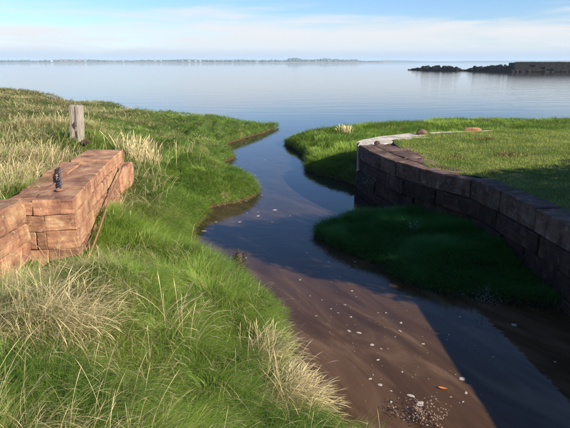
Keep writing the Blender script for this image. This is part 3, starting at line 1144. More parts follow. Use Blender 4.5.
for x, y, z, lo, hi, wd in SW:
    m_ = len(x)
    a_ = flow(x, y, z_left) * 0.5 + rng.normal(0, 1.1, m_)
    c_ = mix3(rng.uniform(0, 1, m_), STRAW, STRAW_L)
    parts.append(blade_mesh('s', np.stack([x, y, z - 0.01], 1), a_, rng.uniform(lo, hi, m_), np.full(m_, wd), (rng.normal(0.25, 0.2, m_) if hi > 0.5 else rng.uniform(0.4, 1.4, m_)),
                            np.clip(rng.normal(1.15, 0.45, m_), 0.45, 2.4), c_, 7, head=1.7))
v, t, c = join(parts)
g2 = link('dry_grass', mesh_np('dry_grass', v, t, c), M['straw'])
tag(g2, 'dry straw coloured grass stalks standing through the left bank', 'dry grass', kind='stuff')
print('dry tris', len(t))


# 3. separate tufts one can point at
def tuft(name, label, px, py, zf, n, lo, hi, rad, ang, spread, lean, curl, wd, group=None):
    gx, gy = px, py
    gz = float(zf(np.array([gx]), np.array([gy]))[0])
    x = gx + rng.normal(0, rad, n); y = gy + rng.normal(0, rad, n)
    z = np.minimum(zf(x, y), gz + 0.3)
    z = np.maximum(z, gz - 0.35)
    a_ = rng.normal(ang, spread, n)
    c_ = mix3(rng.uniform(0, 1, n), STRAW, STRAW_L)
    v, t, c = blade_mesh('t', np.stack([x - gx, y - gy, z - gz - 0.02], 1), a_, rng.uniform(lo, hi, n), np.full(n, wd), np.abs(rng.normal(lean, 0.18, n)),
                         np.abs(rng.normal(curl, 0.3, n)), c_, 7, head=2.2)
    o = link(name, mesh_np(name, v, t, c), M['straw'])
    o.location = (gx, gy, gz)
    tag(o, label, 'dry grass', group)
    return o


tx, ty = at(292, 380, 0.55)
tuft('dry_grass_tuft', 'big tuft of pale straw grass with nodding heads leaning over the brown water', tx, ty, z_left, 620, 0.38, 0.72, 0.15, 0.25, 0.75, 0.35, 1.25, 0.0042)
tx, ty = at(268, 345, 0.6)
tuft('dry_grass_tuft', 'smaller straw grass tuft on the bank edge just behind the biggest tuft', tx, ty, z_left, 190, 0.35, 0.66, 0.16, 0.5, 0.8, 0.3, 1.2, 0.004)
tx, ty = at(72, 330, 1.45)
tuft('dry_grass_tuft', 'bleached tangled grass tuft on the lower left slope in front of the pink wall', tx, ty, z_left, 260, 0.4, 0.75, 0.22, 0.3, 1.5, 0.5, 1.2, 0.004)
tx, ty = at(175, 330, 1.05)
tuft('dry_grass_tuft', 'thin spray of long straw stalks in the green middle of the near slope', tx, ty, z_left, 70, 0.45, 0.8, 0.15, 0.2, 0.9, 0.35, 1.0, 0.004)
tx, ty = at(140, 162, 1.1)
tuft('dry_grass_tuft', 'tall upright pale grass tuft growing past the far end of the pink wall', tx, ty, z_left, 330, 0.5, 0.95, 0.32, 0.6, 1.4, 0.08, 0.5, 0.009)
tx, ty = at(345, 136, 0.55)
tuft('dry_grass_tuft', 'small straw tuft on the grassy spit behind the concrete tip', tx, ty, z_spit, 120, 0.3, 0.6, 0.16, 1.0, 1.5, 0.15, 0.6, 0.014)

# 4. spit, creek bank and lawn
parts = []
for (n, box, lo, hi, wd, seg) in ((160000, (-0.3, 20, 15, 35), 0.12, 0.32, 0.018, 2), (60000, (-0.3, 8, 17, 31), 0.2, 0.4, 0.016, 3)):
    x, y, z = grow(n, box, z_spit, 0.08, lambda x, y: signed([(x_ * QS, y_ * QS) for x_, y_ in ((20, 17.55), (6.6, 17.5), (4.0, 16.8), (2.2, 15.3), (1.95, 14.4), (2.5, 12), (30, 12))], x, y) < 0)
    m_ = len(x)
    g = mix3(np.clip((fbm(x * 0.8, y * 0.8, 95, 3) - 0.5) * 2.6 + 0.5 + rng.normal(0, 0.2, m_), 0, 1), G_DARK, G_LIGHT)
    g = 0.5 * g + 0.5 * mix3(rng.uniform(0, 1, m_), G_MID, G_LIGHT)
    isdry = rng.uniform(0, 1, m_) < 0.05 + 0.25 * np.clip(fbm(x * 0.5, y * 0.5, 97, 2) * 3 - 1.7, 0, 1)
    c_ = np.where(isdry[:, None], mix3(rng.uniform(0, 1, m_), STRAW_D, STRAW), g)
    parts.append(blade_mesh('g', np.stack([x, y, z - 0.01], 1), flow(x, y, z_spit) + rng.normal(0, 0.6, m_), rng.uniform(lo, hi, m_), np.full(m_, wd),
                            0.45 + rng.normal(0, 0.25, m_), 1.0 + rng.normal(0, 0.3, m_), c_, seg))
parts.append(fringe(SPIT_OUT, z_spit, 30000, 2, 0.16, 0.36, 0.008))
v, t, c = join(parts)
tag(link('spit_grass', mesh_np('spit_grass', v, t, c), M['blade']), 'rough green grass on the low spit behind the quay', 'grass', kind='stuff')

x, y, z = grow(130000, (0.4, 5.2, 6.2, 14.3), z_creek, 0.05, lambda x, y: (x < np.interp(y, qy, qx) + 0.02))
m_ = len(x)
g = (0.5 * mix3(np.clip(fbm(x, y, 99, 2), 0, 1), G_DARK, G_MID) + 0.5 * mix3(rng.uniform(0, 1, m_), G_DARK, G_MID)) * np.array([0.5, 0.85, 1.2])  # shade put into the blades: darker, bluer greens than the sunny banks
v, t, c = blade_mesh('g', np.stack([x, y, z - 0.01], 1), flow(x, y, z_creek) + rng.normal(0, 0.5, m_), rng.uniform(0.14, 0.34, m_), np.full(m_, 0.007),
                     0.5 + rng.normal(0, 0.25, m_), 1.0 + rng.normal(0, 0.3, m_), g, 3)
v, t, c = join([(v, t, c), fringe(CREEK_OUT, z_creek, 20000, 3, 0.12, 0.3, 0.006, np.array([0.45, 0.75, 1.05]))])  # hanging blades painted darker and bluer to match
tag(link('creek_grass', mesh_np('creek_grass', v, t, c), M['blade']), 'green grass coloured darker for the shade at the foot of the quay wall', 'grass', kind='stuff')

x, y, z = grow(240000, (2.8, 17, 4, 21.1), z_lawn, 1.0,
               lambda x, y: x > np.interp(y, qy, qx) + 0.34 + 0.2 * (vnoise(y * 1.3, y * 0 + 2.0, 3) - 0.3) + 1.0 * np.clip((3.4 - np.abs(y - 16.9)) / 2.2, 0, 1) + 1.0 * np.clip((y - 18.7) / 1.9, 0, 1))
m_ = len(x)
bare = np.clip(fbm(x * 1.1, y * 1.1, 101, 3) * 3.2 - 1.9, 0, 1)
k = rng.uniform(0, 1, m_) > bare * 0.6
x, y, z, bare = x[k], y[k], z[k], bare[k]
m_ = len(x)
g = mix3(np.clip((fbm(x * 1.4, y * 1.4, 103, 3) - 0.5) * 2.4 + 0.5 + rng.normal(0, 0.2, m_), 0, 1), np.array([0.18, 0.26, 0.03]), np.array([0.39, 0.44, 0.085]))
isdry = rng.uniform(0, 1, m_) < 0.05 + 0.4 * bare
c_ = np.where(isdry[:, None], mix3(rng.uniform(0, 1, m_), STRAW_D, STRAW), g)
v, t, c = blade_mesh('g', np.stack([x, y, z - 0.005], 1), rng.uniform(0, 6.28, m_), rng.uniform(0.035, 0.10, m_) * (0.7 + 0.7 * fbm(x * 2, y * 2, 105, 2)), np.full(m_, 0.009),
                     np.abs(rng.normal(0.5, 0.3, m_)), 0.7 + rng.normal(0, 0.3, m_), c_, 2)
tag(link('lawn_grass', mesh_np('lawn_grass', v, t, c), M['blade']), 'short lawn grass on top of the stone quay', 'grass', kind='stuff')


# ------------------------------------------------------------------ small things
def rock_mesh(r, seed, sq=(1, 1, 1), sub=2, amp=0.35):
    bm = bmesh.new()
    bmesh.ops.create_icosphere(bm, subdivisions=sub, radius=1)
    for v_ in bm.verts:
        p = v_.co.copy()
        q = p * 1.1 + Vector((seed * 5.3, seed * 2.1, seed))
        d_ = 1 + amp * mnoise.fractal(q, 1.0, 2.0, 3)
        # knock some flats into it
        for k_ in range(4):
            ax = Vector((math.sin(seed * 3 + k_ * 2.1), math.cos(seed * 1.7 + k_ * 1.3), math.sin(seed + k_))).normalized()
            h_ = p.dot(ax) * d_
            if h_ > 0.68:
                d_ *= 0.68 / h_
        v_.co = Vector((p.x * sq[0], p.y * sq[1], p.z * sq[2])) * d_ * r
    return bm


# timber post
post = empty('timber_post', (-6.1, 15.1, 1.95))
post.rotation_euler = (0, 0.075, 0)
tag(post, 'weathered square timber post with a split face on the left bank', 'post')


def post_half(x0, x1, top, y0=-0.17, y1=0.17):
    bm = bmesh.new()
    rings = []
    for k_ in range(9):
        zz = -0.25 + (top + 0.25) * k_ / 8
        pts = []
        for (ux, uy) in ((x0, y0), (0.5 * (x0 + x1), y0 - 0.012), (x1, y0), (x1 + 0.006, 0), (x1, y1), (0.5 * (x0 + x1), y1 + 0.01), (x0, y1), (x0 - 0.006, 0)):
            n_ = mnoise.noise(Vector((ux * 9, uy * 9 + 3, zz * 3))) * 0.016
            pts.append(bm.verts.new((ux + n_, uy + n_ * 0.7, zz + (mnoise.noise(Vector((ux * 14, uy * 14, 5))) * 0.04 if k_ == 8 else 0))))
        rings.append(pts)
    for k_ in range(8):
        for q in range(8):
            bm.faces.new((rings[k_][q], rings[k_][(q + 1) % 8], rings[k_ + 1][(q + 1) % 8], rings[k_ + 1][q]))
    bm.faces.new(rings[-1]); bm.faces.new(rings[0][::-1])
    bmesh.ops.recalc_face_normals(bm, faces=bm.faces)
    return bm


bm_obj('half_beam', post_half(-0.150, -0.010, 1.06), M['wood'], post)
bm_obj('half_beam', post_half(0.012, 0.140, 1.05), M['wood'], post)
bm_obj('rotten_heart', post_half(-0.02, 0.022, 0.98, -0.10, 0.14), M['wood_dark'], post)
bm = rock_mesh(0.075, 4, (1, 0.45, 1.6), 2, 0.3)
k_ = bm_obj('knot', bm, M['wood_dark'], post)
k_.location = (-0.01, -0.17, 0.5)
bm = rock_mesh(0.13, 9, (0.8, 0.35, 2.0), 2, 0.3)
k_ = bm_obj('rot_hollow', bm, M['wood_dark'], post)
k_.location = (0.05, -0.14, 0.26)

bm = rock_mesh(0.12, 3, (1.1, 0.8, 0.55), 3)
o = bm_obj('stone', bm, M['stone_cap'])
o.location = (-5.75, 14.85, 1.98)
tag(o, 'small brown stone lying at the foot of the timber post', 'stone')

# chain lying over the wall top
chain = empty('iron_chain', (-4.55, 10.0, 2.03))
tag(chain, 'dark rusty iron chain lying across the top of the pink wall', 'chain')
c0, c1 = Vector((-4.80, 10.75, 2.045)), Vector((-4.02, 8.95, 2.035))


def torus_link(w, l_, r, seg=14, sides=6):
    bm = bmesh.new()
    rings = []
    for k_ in range(seg):
        a_ = 2 * math.pi * k_ / seg
        cx, cy = w * math.cos(a_), l_ * math.sin(a_)
        nx_, ny_ = math.cos(a_), math.sin(a_)
        rings.append([bm.verts.new((cx + nx_ * r * math.cos(b_), cy + ny_ * r * math.cos(b_), r * math.sin(b_))) for b_ in [2 * math.pi * q / sides for q in range(sides)]])
    for k_ in range(seg):
        for q in range(sides):
            bm.faces.new((rings[k_][q], rings[(k_ + 1) % seg][q], rings[(k_ + 1) % seg][(q + 1) % sides], rings[k_][(q + 1) % sides]))
    bmesh.ops.recalc_face_normals(bm, faces=bm.faces)
    return bm


NL = 19
lm = None
dirv = (c1 - c0)
rz = math.atan2(dirv.y, dirv.x) - math.pi / 2
for k_ in range(NL):
    p = c0 + dirv * (k_ / (NL - 1)) - chain.location
    if lm is None:
        lo_ = bm_obj('link', torus_link(0.030, 0.066, 0.011), M['iron'], chain, True)
        lm = lo_.data
    else:
        lo_ = link('link', lm, None, chain)
    lo_.location = p + Vector((random.uniform(-.012, .012), 0, random.uniform(0, .01)))
    lo_.rotation_euler = (0, 1.25 if k_ % 2 else 0.3, rz)
o = bm_obj('shackle', torus_link(0.05, 0.06, 0.02), M['rust'], chain, True)
o.location = c1 - chain.location + Vector((0.02, -0.1, 0.0))
o.rotation_euler = (0, 0.2, rz)

# leaning rod
bm = bmesh.new()
p0, p1 = Vector((-3.28, 7.9, 1.02)), Vector((-3.98, 12.45, 1.78))
ax = (p1 - p0).normalized()
s1_ = ax.cross(Vector((0, 0, 1))).normalized(); s2_ = s1_.cross(ax)
rings = []
for k_ in range(9):
    c_ = p0.lerp(p1, k_ / 8) + s1_ * 0.012 * math.sin(k_ * 1.1)
    rings.append([bm.verts.new(c_ + (s1_ * math.cos(q * math.pi / 3) + s2_ * math.sin(q * math.pi / 3)) * 0.02 - p0) for q in range(6)])
for k_ in range(8):
    for q in range(6):
        bm.faces.new((rings[k_][q], rings[k_][(q + 1) % 6], rings[k_ + 1][(q + 1) % 6], rings[k_ + 1][q]))
bm.faces.new(rings[0]); bm.faces.new(rings[-1])
bmesh.ops.recalc_face_normals(bm, faces=bm.faces)
o = bm_obj('metal_rod', bm, M['rust'], None, True)
o.location = p0
tag(o, 'thin rusty rod leaning along the creek side of the pink wall', 'rod')

# stones and weeds on the quay
for px, py, r, sq, mat, lab in ((421, 133, 0.20, (1.2, 0.9, 0.7), 'stone_cap', 'lumpy reddish stone lying between the two pale concrete strips of the quay'),
                                (472, 130, 0.17, (2.2, 0.9, 0.55), 'stone_pink', 'flat orange sandstone slab at the back edge of the quay lawn'),
                                (377, 143, 0.09, (1.2, 0.8, 0.7), 'stone_red', 'small dark pebble on the pale concrete tip')):
    x_, y_ = at(px, py, QTOP + 0.04)
    o = bm_obj('stone', rock_mesh(r, px * 0.1, sq, 3, 0.3), M[mat], None, False)
    o.location = (x_, y_, QTOP + 0.05)
    tag(o, lab, 'stone')


def weed_clump(name, label, loc, n, lo, hi, rad, col0, col1, wd, mat='blade', upright=0.4, cat='plant'):
    x = rng.normal(0, rad, n); y = rng.normal(0, rad * 0.7, n)
    v, t, c = blade_mesh('w', np.stack([x, y, np.zeros(n) - 0.01], 1), rng.uniform(0, 6.28, n), rng.uniform(lo, hi, n), np.full(n, wd), np.abs(rng.normal(upright, 0.3, n)),
                         np.abs(rng.normal(0.6, 0.4, n)), mix3(rng.uniform(0, 1, n), np.array(col0), np.array(col1)), 3)
    root = empty(name, loc)
    tag(link('leaves', mesh_np('leaves', v, t, c), M[mat], root), kind='stuff')
    return tag(root, label, cat)


for px, py, rad, n, lab in ((485, 141, 0.22, 300, 'brown withered weed patch in the middle of the quay lawn'),
                            (511, 157, 0.30, 420, 'wider brown withered weed patch near the shadow edge of the lawn'),
                            (455, 158, 0.18, 160, 'faint brown weed patch near the curved wall on the lawn')):
    x_, y_ = at(px, py, QTOP - 0.03)
    z_ = float(z_lawn(np.array([x_]), np.array([y_]))[0])
    weed_clump('withered_weed', lab, (x_, y_, z_), n, 0.06, 0.14, rad, (0.12, 0.06, 0.03), (0.26, 0.17, 0.08), 0.02, 'straw', 0.7)
x_, y_ = at(484, 174, QTOP)
weed_clump('leafy_weed', 'small leafy green weed on the wall top at the kink of the quay', (x_ + 0.12, y_ + 0.06, QTOP - 0.03), 160, 0.06, 0.16, 0.12, (0.03, 0.07, 0.015), (0.08, 0.15, 0.03), 0.02)


# plants with pale seed heads
def seed_plant(name, label, loc, n, h, spread, head, stem_col, head_col, lean=(0, 0)):
    root = empty(name, loc)
    tag(root, label, 'plant')
    x = rng.normal(0, spread, n); y = rng.normal(0, spread, n)
    ang = np.arctan2(y, x) + rng.normal(0, 0.5, n)
    L_ = rng.uniform(0.6, 1.0, n) * h
    ln = np.abs(rng.normal(0.3, 0.2, n)); cu = rng.normal(0.3, 0.2, n)
    v, t, c = blade_mesh('st', np.stack([x * 0.5, y * 0.5, np.full(n, -0.03)], 1), ang, L_, np.full(n, 0.005), ln, cu, np.tile(np.array(stem_col), (n, 1)), 4)
    o1 = link('stems', mesh_np('stems', v, t, c), M['straw'], root)
    tag(o1, kind='stuff')
    tips = v.reshape(n, 9, 3)[:, 8]
    mid = v.reshape(n, 9, 3)[:, 5]
    pts = np.concatenate([tips, mid + rng.normal(0, 0.02, mid.shape), tips + rng.normal(0, 0.03, tips.shape)])
    k_ = len(pts)
    parts_ = []
    for q in range(5):
        parts_.append(blade_mesh('h', pts, rng.uniform(0, 6.28, k_), rng.uniform(0.7, 1.2, k_) * head, np.full(k_, head * 0.55), rng.uniform(0.2, 1.6, k_), rng.uniform(0, 0.5, k_),
                                 np.tile(np.array(head_col), (k_, 1)) * rng.uniform(0.6, 1.1, (k_, 1)), 2))
    v, t, c = join(parts_)
    o2 = link('seed_heads', mesh_np('seed_heads', v, t, c), M['straw'], root)
    tag(o2, kind='stuff')
    return root


px_, py_ = at(428, 417, 0.05)
seed_plant('sea_aster', 'brown dead plant with pale fluffy seed heads in the water at the bottom edge', (px_, py_, -0.01), 60, 0.22, 0.13, 0.017, (0.16, 0.085, 0.05), (0.60, 0.44, 0.33))
px_, py_ = at(398, 412, 0.05)
seed_plant('sea_aster', 'tiny seed headed plant between the grass edge and the larger dead plant', (px_, py_, -0.01), 9, 0.16, 0.04, 0.016, (0.16, 0.085, 0.05), (0.60, 0.44, 0.33))
seed_plant('wall_flower', 'small pale flowering plant rooted in the curved wall face near its tip', (2.68, 15.6, 0.5), 30, 0.30, 0.22, 0.022, (0.05, 0.07, 0.03), (0.55, 0.52, 0.45))
px_, py_ = at(413, 232, 0.45)
seed_plant('wall_flower', 'small pale flowering plant on the shaded grass at the foot of the quay wall', (px_, py_, 0.5), 16, 0.25, 0.08, 0.020, (0.05, 0.07, 0.03), (0.5, 0.48, 0.42))
px_, py_ = at(487, 298, 0.2)
seed_plant('wall_flower', 'straggling pale flecked plant at the dark waterline below the quay wall', (px_, py_, 0.15), 40, 0.2, 0.28, 0.016, (0.05, 0.05, 0.03), (0.42, 0.40, 0.36))

# weed-hung stump standing in the creek by the left bank
stump = empty('mooring_stump', (*at(239, 266, 0), -0.1))
tag(stump, 'short weed covered stump standing in the creek beside the left bank', 'stump')
bm = bmesh.new()
rings = []
for k_ in range(6):
    zz = k_ * 0.075
    rings.append([bm.verts.new(((0.095 - 0.004 * k_) * math.cos(q * math.pi / 4) * (1 + 0.2 * mnoise.noise(Vector((q, k_, 1)))), (0.095 - 0.004 * k_) * math.sin(q * math.pi / 4), zz + (0.02 * mnoise.noise(Vector((q * 3, 1, 2))) if k_ == 5 else 0))) for q in range(8)])
for k_ in range(5):
    for q in range(8):
        bm.faces.new((rings[k_][q], rings[k_][(q + 1) % 8], rings[k_ + 1][(q + 1) % 8], rings[k_ + 1][q]))
bm.faces.new(rings[-1])
bmesh.ops.recalc_face_normals(bm, faces=bm.faces)
bm_obj('stump_wood', bm, M['wood_dark'], stump, True)
n = 260
a_ = rng.uniform(0, 6.28, n)
v, t, c = blade_mesh('w', np.stack([0.085 * np.cos(a_), 0.085 * np.sin(a_), rng.uniform(0.12, 0.40, n)], 1), a_, rng.uniform(0.07, 0.19, n), np.full(n, 0.014), rng.uniform(0.8, 1.6, n),
                     rng.uniform(0.8, 1.4, n), mix3(rng.uniform(0, 1, n), np.array([0.05, 0.045, 0.02]), np.array([0.14, 0.12, 0.05])), 3)
tag(link('seaweed', mesh_np('seaweed', v, t, c), M['blade'], stump), kind='stuff')


# foam on the water
def foam_mesh(r, seed, asp):
    bm = bmesh.new()
    n_ = 14
    top = bm.verts.new((0, 0, 0.012))
    ring, ring2 = [], []
    for k2 in range(n_):
        a2 = 2 * math.pi * k2 / n_
        rr = r * (1 + 0.5 * mnoise.noise(Vector((math.cos(a2) * 1.6, math.sin(a2) * 1.6, seed * 3.3))))
        ring.append(bm.verts.new((rr * 0.7 * math.cos(a2), rr * 0.7 * asp * math.sin(a2), 0.010)))
        ring2.append(bm.verts.new((rr * math.cos(a2), rr * asp * math.sin(a2), 0.002)))
    for k2 in range(n_):
        bm.faces.new((top, ring[k2], ring[(k2 + 1) % n_]))
        bm.faces.new((ring[k2], ring2[k2], ring2[(k2 + 1) % n_], ring[(k2 + 1) % n_]))
    me = bpy.data.meshes.new('foam_fleck')
    bm.to_mesh(me); bm.free()
    me.materials.append(M['foam'])
    return me


FOAM = [(349, 331, 6), (359, 333, 9), (372, 345, 6), (381, 349, 4), (378, 360, 5), (370, 379, 7), (373, 375, 5), (380, 385, 9), (391, 391, 6), (391, 402, 6), (402, 372, 5), (411, 396, 13),
        (420, 404, 9), (388, 349, 3), (345, 305, 5), (352, 291, 5), (338, 313, 4), (331, 309, 4), (331, 317, 4), (316, 316, 4), (351, 317, 4), (378, 313, 3), (386, 313, 3), (400, 331, 7), (401, 323, 5),
        (423, 344, 5), (395, 337, 3), (462, 379, 8), (466, 393, 6), (463, 402, 6), (451, 397, 4), (460, 317, 6), (514, 325, 8), (449, 335, 6), (447, 340, 4), (555, 362, 6), (424, 344, 6), (493, 357, 4), (475, 346, 3),
        (223, 272, 5), (246, 258, 4), (247, 213, 3), (262, 195, 3), (258, 212, 4), (246, 201, 4), (234, 195, 5), (215, 197, 4), (204, 231, 7), (216, 222, 4), (212, 229, 5), (247, 242, 4), (255, 175, 3),
        (275, 210, 6), (272, 222, 4), (283, 247, 5), (296, 225, 6), (303, 237, 4), (307, 253, 6), (312, 250, 4), (258, 216, 6), (246, 143, 4), (265, 160, 4), (290, 216, 4), (278, 232, 3), (206, 249, 3), (218, 240, 4), (240, 222, 6),
        (329, 262, 4), (340, 277, 5), (352, 270, 4), (365, 275, 4), (318, 272, 5), (300, 280, 4), (310, 296, 4), (322, 300, 3), (356, 297, 3), (300, 268, 3), (355, 262, 3)]
fm = [foam_mesh(1.0, s_, a2) for s_, a2 in ((1, 0.9), (2, 0.7), (3, 1.1), (4, 0.6), (5, 0.8))]
for k_, (px, py, w) in enumerate(FOAM):
    x_, y_ = at(px, py, 0.0)
    dep = y_ * math.cos(PITCH) + CAM_H * math.sin(PITCH)
    r = w * dep / F_PX * 0.5 * random.uniform(0.5, 0.85)
    lit = (py > 285 and px < 372 + (py - 290) * 0.8)
    o = link('foam_fleck', fm[k_ % 5])
    o.location = (x_, y_, 0.003)
    o.scale = (r, r * random.uniform(0.55, 1.0), 0.25)
    o.rotation_euler = (0, 0, random.uniform(0, 6.28) if w < 8 else 2.5)
    if w >= 13:
        tag(o, 'largest dirty foam patch, floating just behind the dead seed headed plant', 'foam')
    elif lit:
        tag(o, 'small dirty foam fleck floating on the sunlit brown water of the near creek', 'foam', 'foam flecks on sunlit brown water')
    elif px > 390 and py > 300:
        tag(o, 'small grey foam fleck floating in the dark shadow below the quay wall', 'foam', 'foam flecks in the quay shadow')
    elif py > 255:
        tag(o, 'small pale foam fleck on the blue band of water beside the shaded grass', 'foam', 'foam flecks in the middle of the creek')
    else:
        tag(o, 'small pale foam fleck on the upper creek beside the sunny left bank', 'foam', 'foam flecks on the upper creek')
# the finer specks nobody could count
bm = bmesh.new()
for k_ in range(300):
    if k_ < 200:
        px, py = random.uniform(240, 470), random.uniform(262, 428)
    else:
        px, py = random.uniform(200, 560), random.uniform(150, 420)
    x_, y_ = at(px, py, 0)
    if signed(LEFT_OUT, np.array([x_]), np.array([y_]))[0] > -0.1 or signed(CREEK_OUT, np.array([x_]), np.array([y_]))[0] > -0.05 or x_ > 3.7 or y_ > 22:
        continue
    r = random.uniform(0.003, 0.010)
    vs = [bm.verts.new((x_ + r * math.cos(q * 1.2566 + k_) * random.uniform(0.6, 1.3), y_ + r * math.sin(q * 1.2566 + k_) * random.uniform(0.6, 1.3), 0.004)) for q in range(5)]
    bm.faces.new(vs)
o = bm_obj('foam_specks', bm, M['foam'])
tag(o, 'fine scattered foam specks drifting on the brown creek', 'foam', kind='stuff')

# orange leaf afloat
x_, y_ = at(443, 389, 0)
bm = bmesh.new()
up, lo2 = [], []
for k_ in range(9):
    u = k_ / 8
    w = 0.022 * math.sin(math.pi * u) ** 0.8 * (1 - 0.25 * u) + 0.001
    zc = 0.008 + 0.018 * (u - 0.5) ** 2
    up.append((bm.verts.new((u * 0.13 - 0.065, -w, zc + 0.006)), bm.verts.new((u * 0.13 - 0.065, 0, zc)), bm.verts.new((u * 0.13 - 0.065, w, zc + 0.006))))
for k_ in range(8):
    for q in range(2):
        bm.faces.new((up[k_][q], up[k_ + 1][q], up[k_ + 1][q + 1], up[k_][q + 1]))
o = bm_obj('fallen_leaf', bm, M['leaf_orange'], None, True)
o.location = (x_, y_, 0.002)
o.rotation_euler = (0, 0, -0.35)
tag(o, 'single orange leaf floating near the lower right shadow edge', 'leaf')


# ------------------------------------------------------------------ unseen hawthorns, added and shaped to cast shade over creek and lawn
def tube(bm, pts, rad, sides=7):
    rings = []
    for k2, p in enumerate(pts):
        d_ = (pts[min(k2 + 1, len(pts) - 1)] - pts[max(k2 - 1, 0)]).normalized()
        s1 = d_.cross(Vector((0.3, 0.2, 1)) if abs(d_.z) < 0.9 else Vector((1, 0, 0))).normalized()
        s2 = d_.cross(s1)
        rings.append([bm.verts.new(p + (s1 * math.cos(q * 2 * math.pi / sides) + s2 * math.sin(q * 2 * math.pi / sides)) * rad[k2]) for q in range(sides)])
    for k2 in range(len(pts) - 1):
        for q in range(sides):
            bm.faces.new((rings[k2][q], rings[k2][(q + 1) % sides], rings[k2 + 1][(q + 1) % sides], rings[k2 + 1][q]))


EV = Vector((0.549, 0.836, 0))            # across the sun's direction
HR = Vector((8.3, 6.0, 0)) - EV * 9.55
GZ = QTOP - 0.05
for label, u0, clumps in (('windswept hawthorn tree, the taller one, added out of view to shade the creek', 10.3,
                           ((9.0, 3.1, 0.72), (9.05, 4.2, 0.72), (9.55, 5.15, 0.82), (10.4, 4.5, 1.12), (10.2, 3.1, 1.1), (11.5, 4.15, 1.15), (11.3, 2.9, 1.1))),
                          ('windswept hawthorn tree, the lower spreading one, added out of view to shade the lawn', 14.3,
                           ((12.6, 3.75, 1.1), (12.5, 2.7, 1.0), (13.7, 3.4, 1.1), (14.8, 3.0, 1.1), (16.0, 2.75, 1.1), (17.2, 2.6, 1.1), (18.4, 2.5, 1.0)))):
    base = HR + EV * u0
    t_ = empty('shade_hawthorn', (base.x, base.y, GZ))
    tag(t_, label, 'tree', 'unseen hawthorns added to cast shade')
    bm = bmesh.new()
    tube(bm, [Vector((0, 0, -0.1)), Vector((0.05, 0, 0.5)), Vector((-0.1, 0.05, 1.0)), Vector((-0.2, 0.05, 1.5))], [0.2, 0.15, 0.12, 0.08])
    for (u, zc, r) in clumps:
        tip = EV * (u - u0) + Vector((0, 0, zc - GZ))
        tube(bm, [Vector((-0.08, 0.03, 0.9)), tip * 0.5 + Vector((0, 0, 0.5)), tip], [0.08, 0.05, 0.02], 5)
    bm_obj('trunk', bm, M['bark'], t_, True)
    vs, ts = [], []
    for (u, zc, r) in clumps:
        c_ = EV * (u - u0) + Vector((0, 0, zc - GZ))
        n = int(2600 * r * r)
        dv = rng.normal(0, 1, (n, 3)); dv /= np.linalg.norm(dv, axis=1)[:, None]
        rr = r * rng.uniform(0.25, 1.04, n) ** 0.6
        p = np.array(c_) + dv * rr[:, None] * np.array([1, 1, 1.0])
        a1 = rng.normal(0, 1, (n, 3)); a1 /= np.linalg.norm(a1, axis=1)[:, None]
        a2 = np.cross(a1, rng.normal(0, 1, (n, 3))); a2 /= np.linalg.norm(a2, axis=1)[:, None]
        s_ = rng.uniform(0.05, 0.09, n)[:, None]
        q = np.stack([p - a1 * s_, p + a2 * s_ * 0.6, p + a1 * s_, p - a2 * s_ * 0.6], 1).reshape(-1, 3)
        o_ = sum(len(w_) for w_ in vs)
        vs.append(q)
        ts.append(np.arange(n * 4).reshape(n, 4) + o_)
    link('crown', mesh_np('crown', np.concatenate(vs), np.concatenate(ts)), M['leaf'], t_)

# ------------------------------------------------------------------ breakwater and pier across the water
PIER_Y = 236.0
bw = empty('ruined_breakwater', (80, 255, 0))
tag(bw, 'broken line of dark boulders lying in the water before the stone pier', 'breakwater')
rock_meshes = []
for k_ in range(7):
    bm = rock_mesh(1.0, k_ + 2.5, (1.2, 0.9, 0.75), 2, 0.45)
    me = bpy.data.meshes.new('rock'); bm.to_mesh(me); bm.free()
    me.materials.append(M['rock'])
    rock_meshes.append(me)


def prof(px):
    """height of the rubble in photo pixels along its length"""
    pts = ((408, 0.6), (414, 2.0), (420, 3.6), (426, 5.2), (430, 3.8), (435, 5.0), (441, 5.2), (446, 5.4), (452, 5.6), (457, 4.6), (460, 2.0), (465, 1.6), (468, 3.4), (474, 5.4), (482, 5.0), (488, 5.4), (494, 7.2), (501, 7.6),
           (506, 6.4), (511, 5.0), (517, 5.5))
    return np.interp(px, [p[0] for p in pts], [p[1] for p in pts])


random.seed(21)
for k_ in range(190):
    px = 409 + 107 * (k_ + random.random()) / 190
    f_ = (px - 408) / 108
    yy = 292 + (236 - 292) * f_ + random.uniform(-1.5, 1.5)
    hm = prof(px) * yy / F_PX
    r = random.uniform(0.8, 1.65) * (0.45 + 0.5 * min(1, hm / 2.4))
    zc = -0.1 + random.random() ** 1.5 * max(0.2, hm - r * 0.75 + 0.1)
    if zc > 0.5:
        o2 = link('rock', rock_meshes[(k_ + 3) % 7], None, bw)
        o2.location = ((px - 285) / F_PX * (yy * math.cos(PITCH) + CAM_H * math.sin(PITCH)) - 80 + random.uniform(-.3, .3), yy - 255, zc * 0.4)
        o2.scale = (r * 1.25, r * 1.1, max(r, zc * 0.62))
    o = link('rock', rock_meshes[k_ % 7], None, bw)
    o.location = ((px - 285) / F_PX * (yy * math.cos(PITCH) + CAM_H * math.sin(PITCH)) - 80, yy - 255, zc)
    o.scale = (r, r, r)
    o.rotation_euler = (random.uniform(-.4, .4), random.uniform(-.4, .4), random.uniform(0, 6.28))

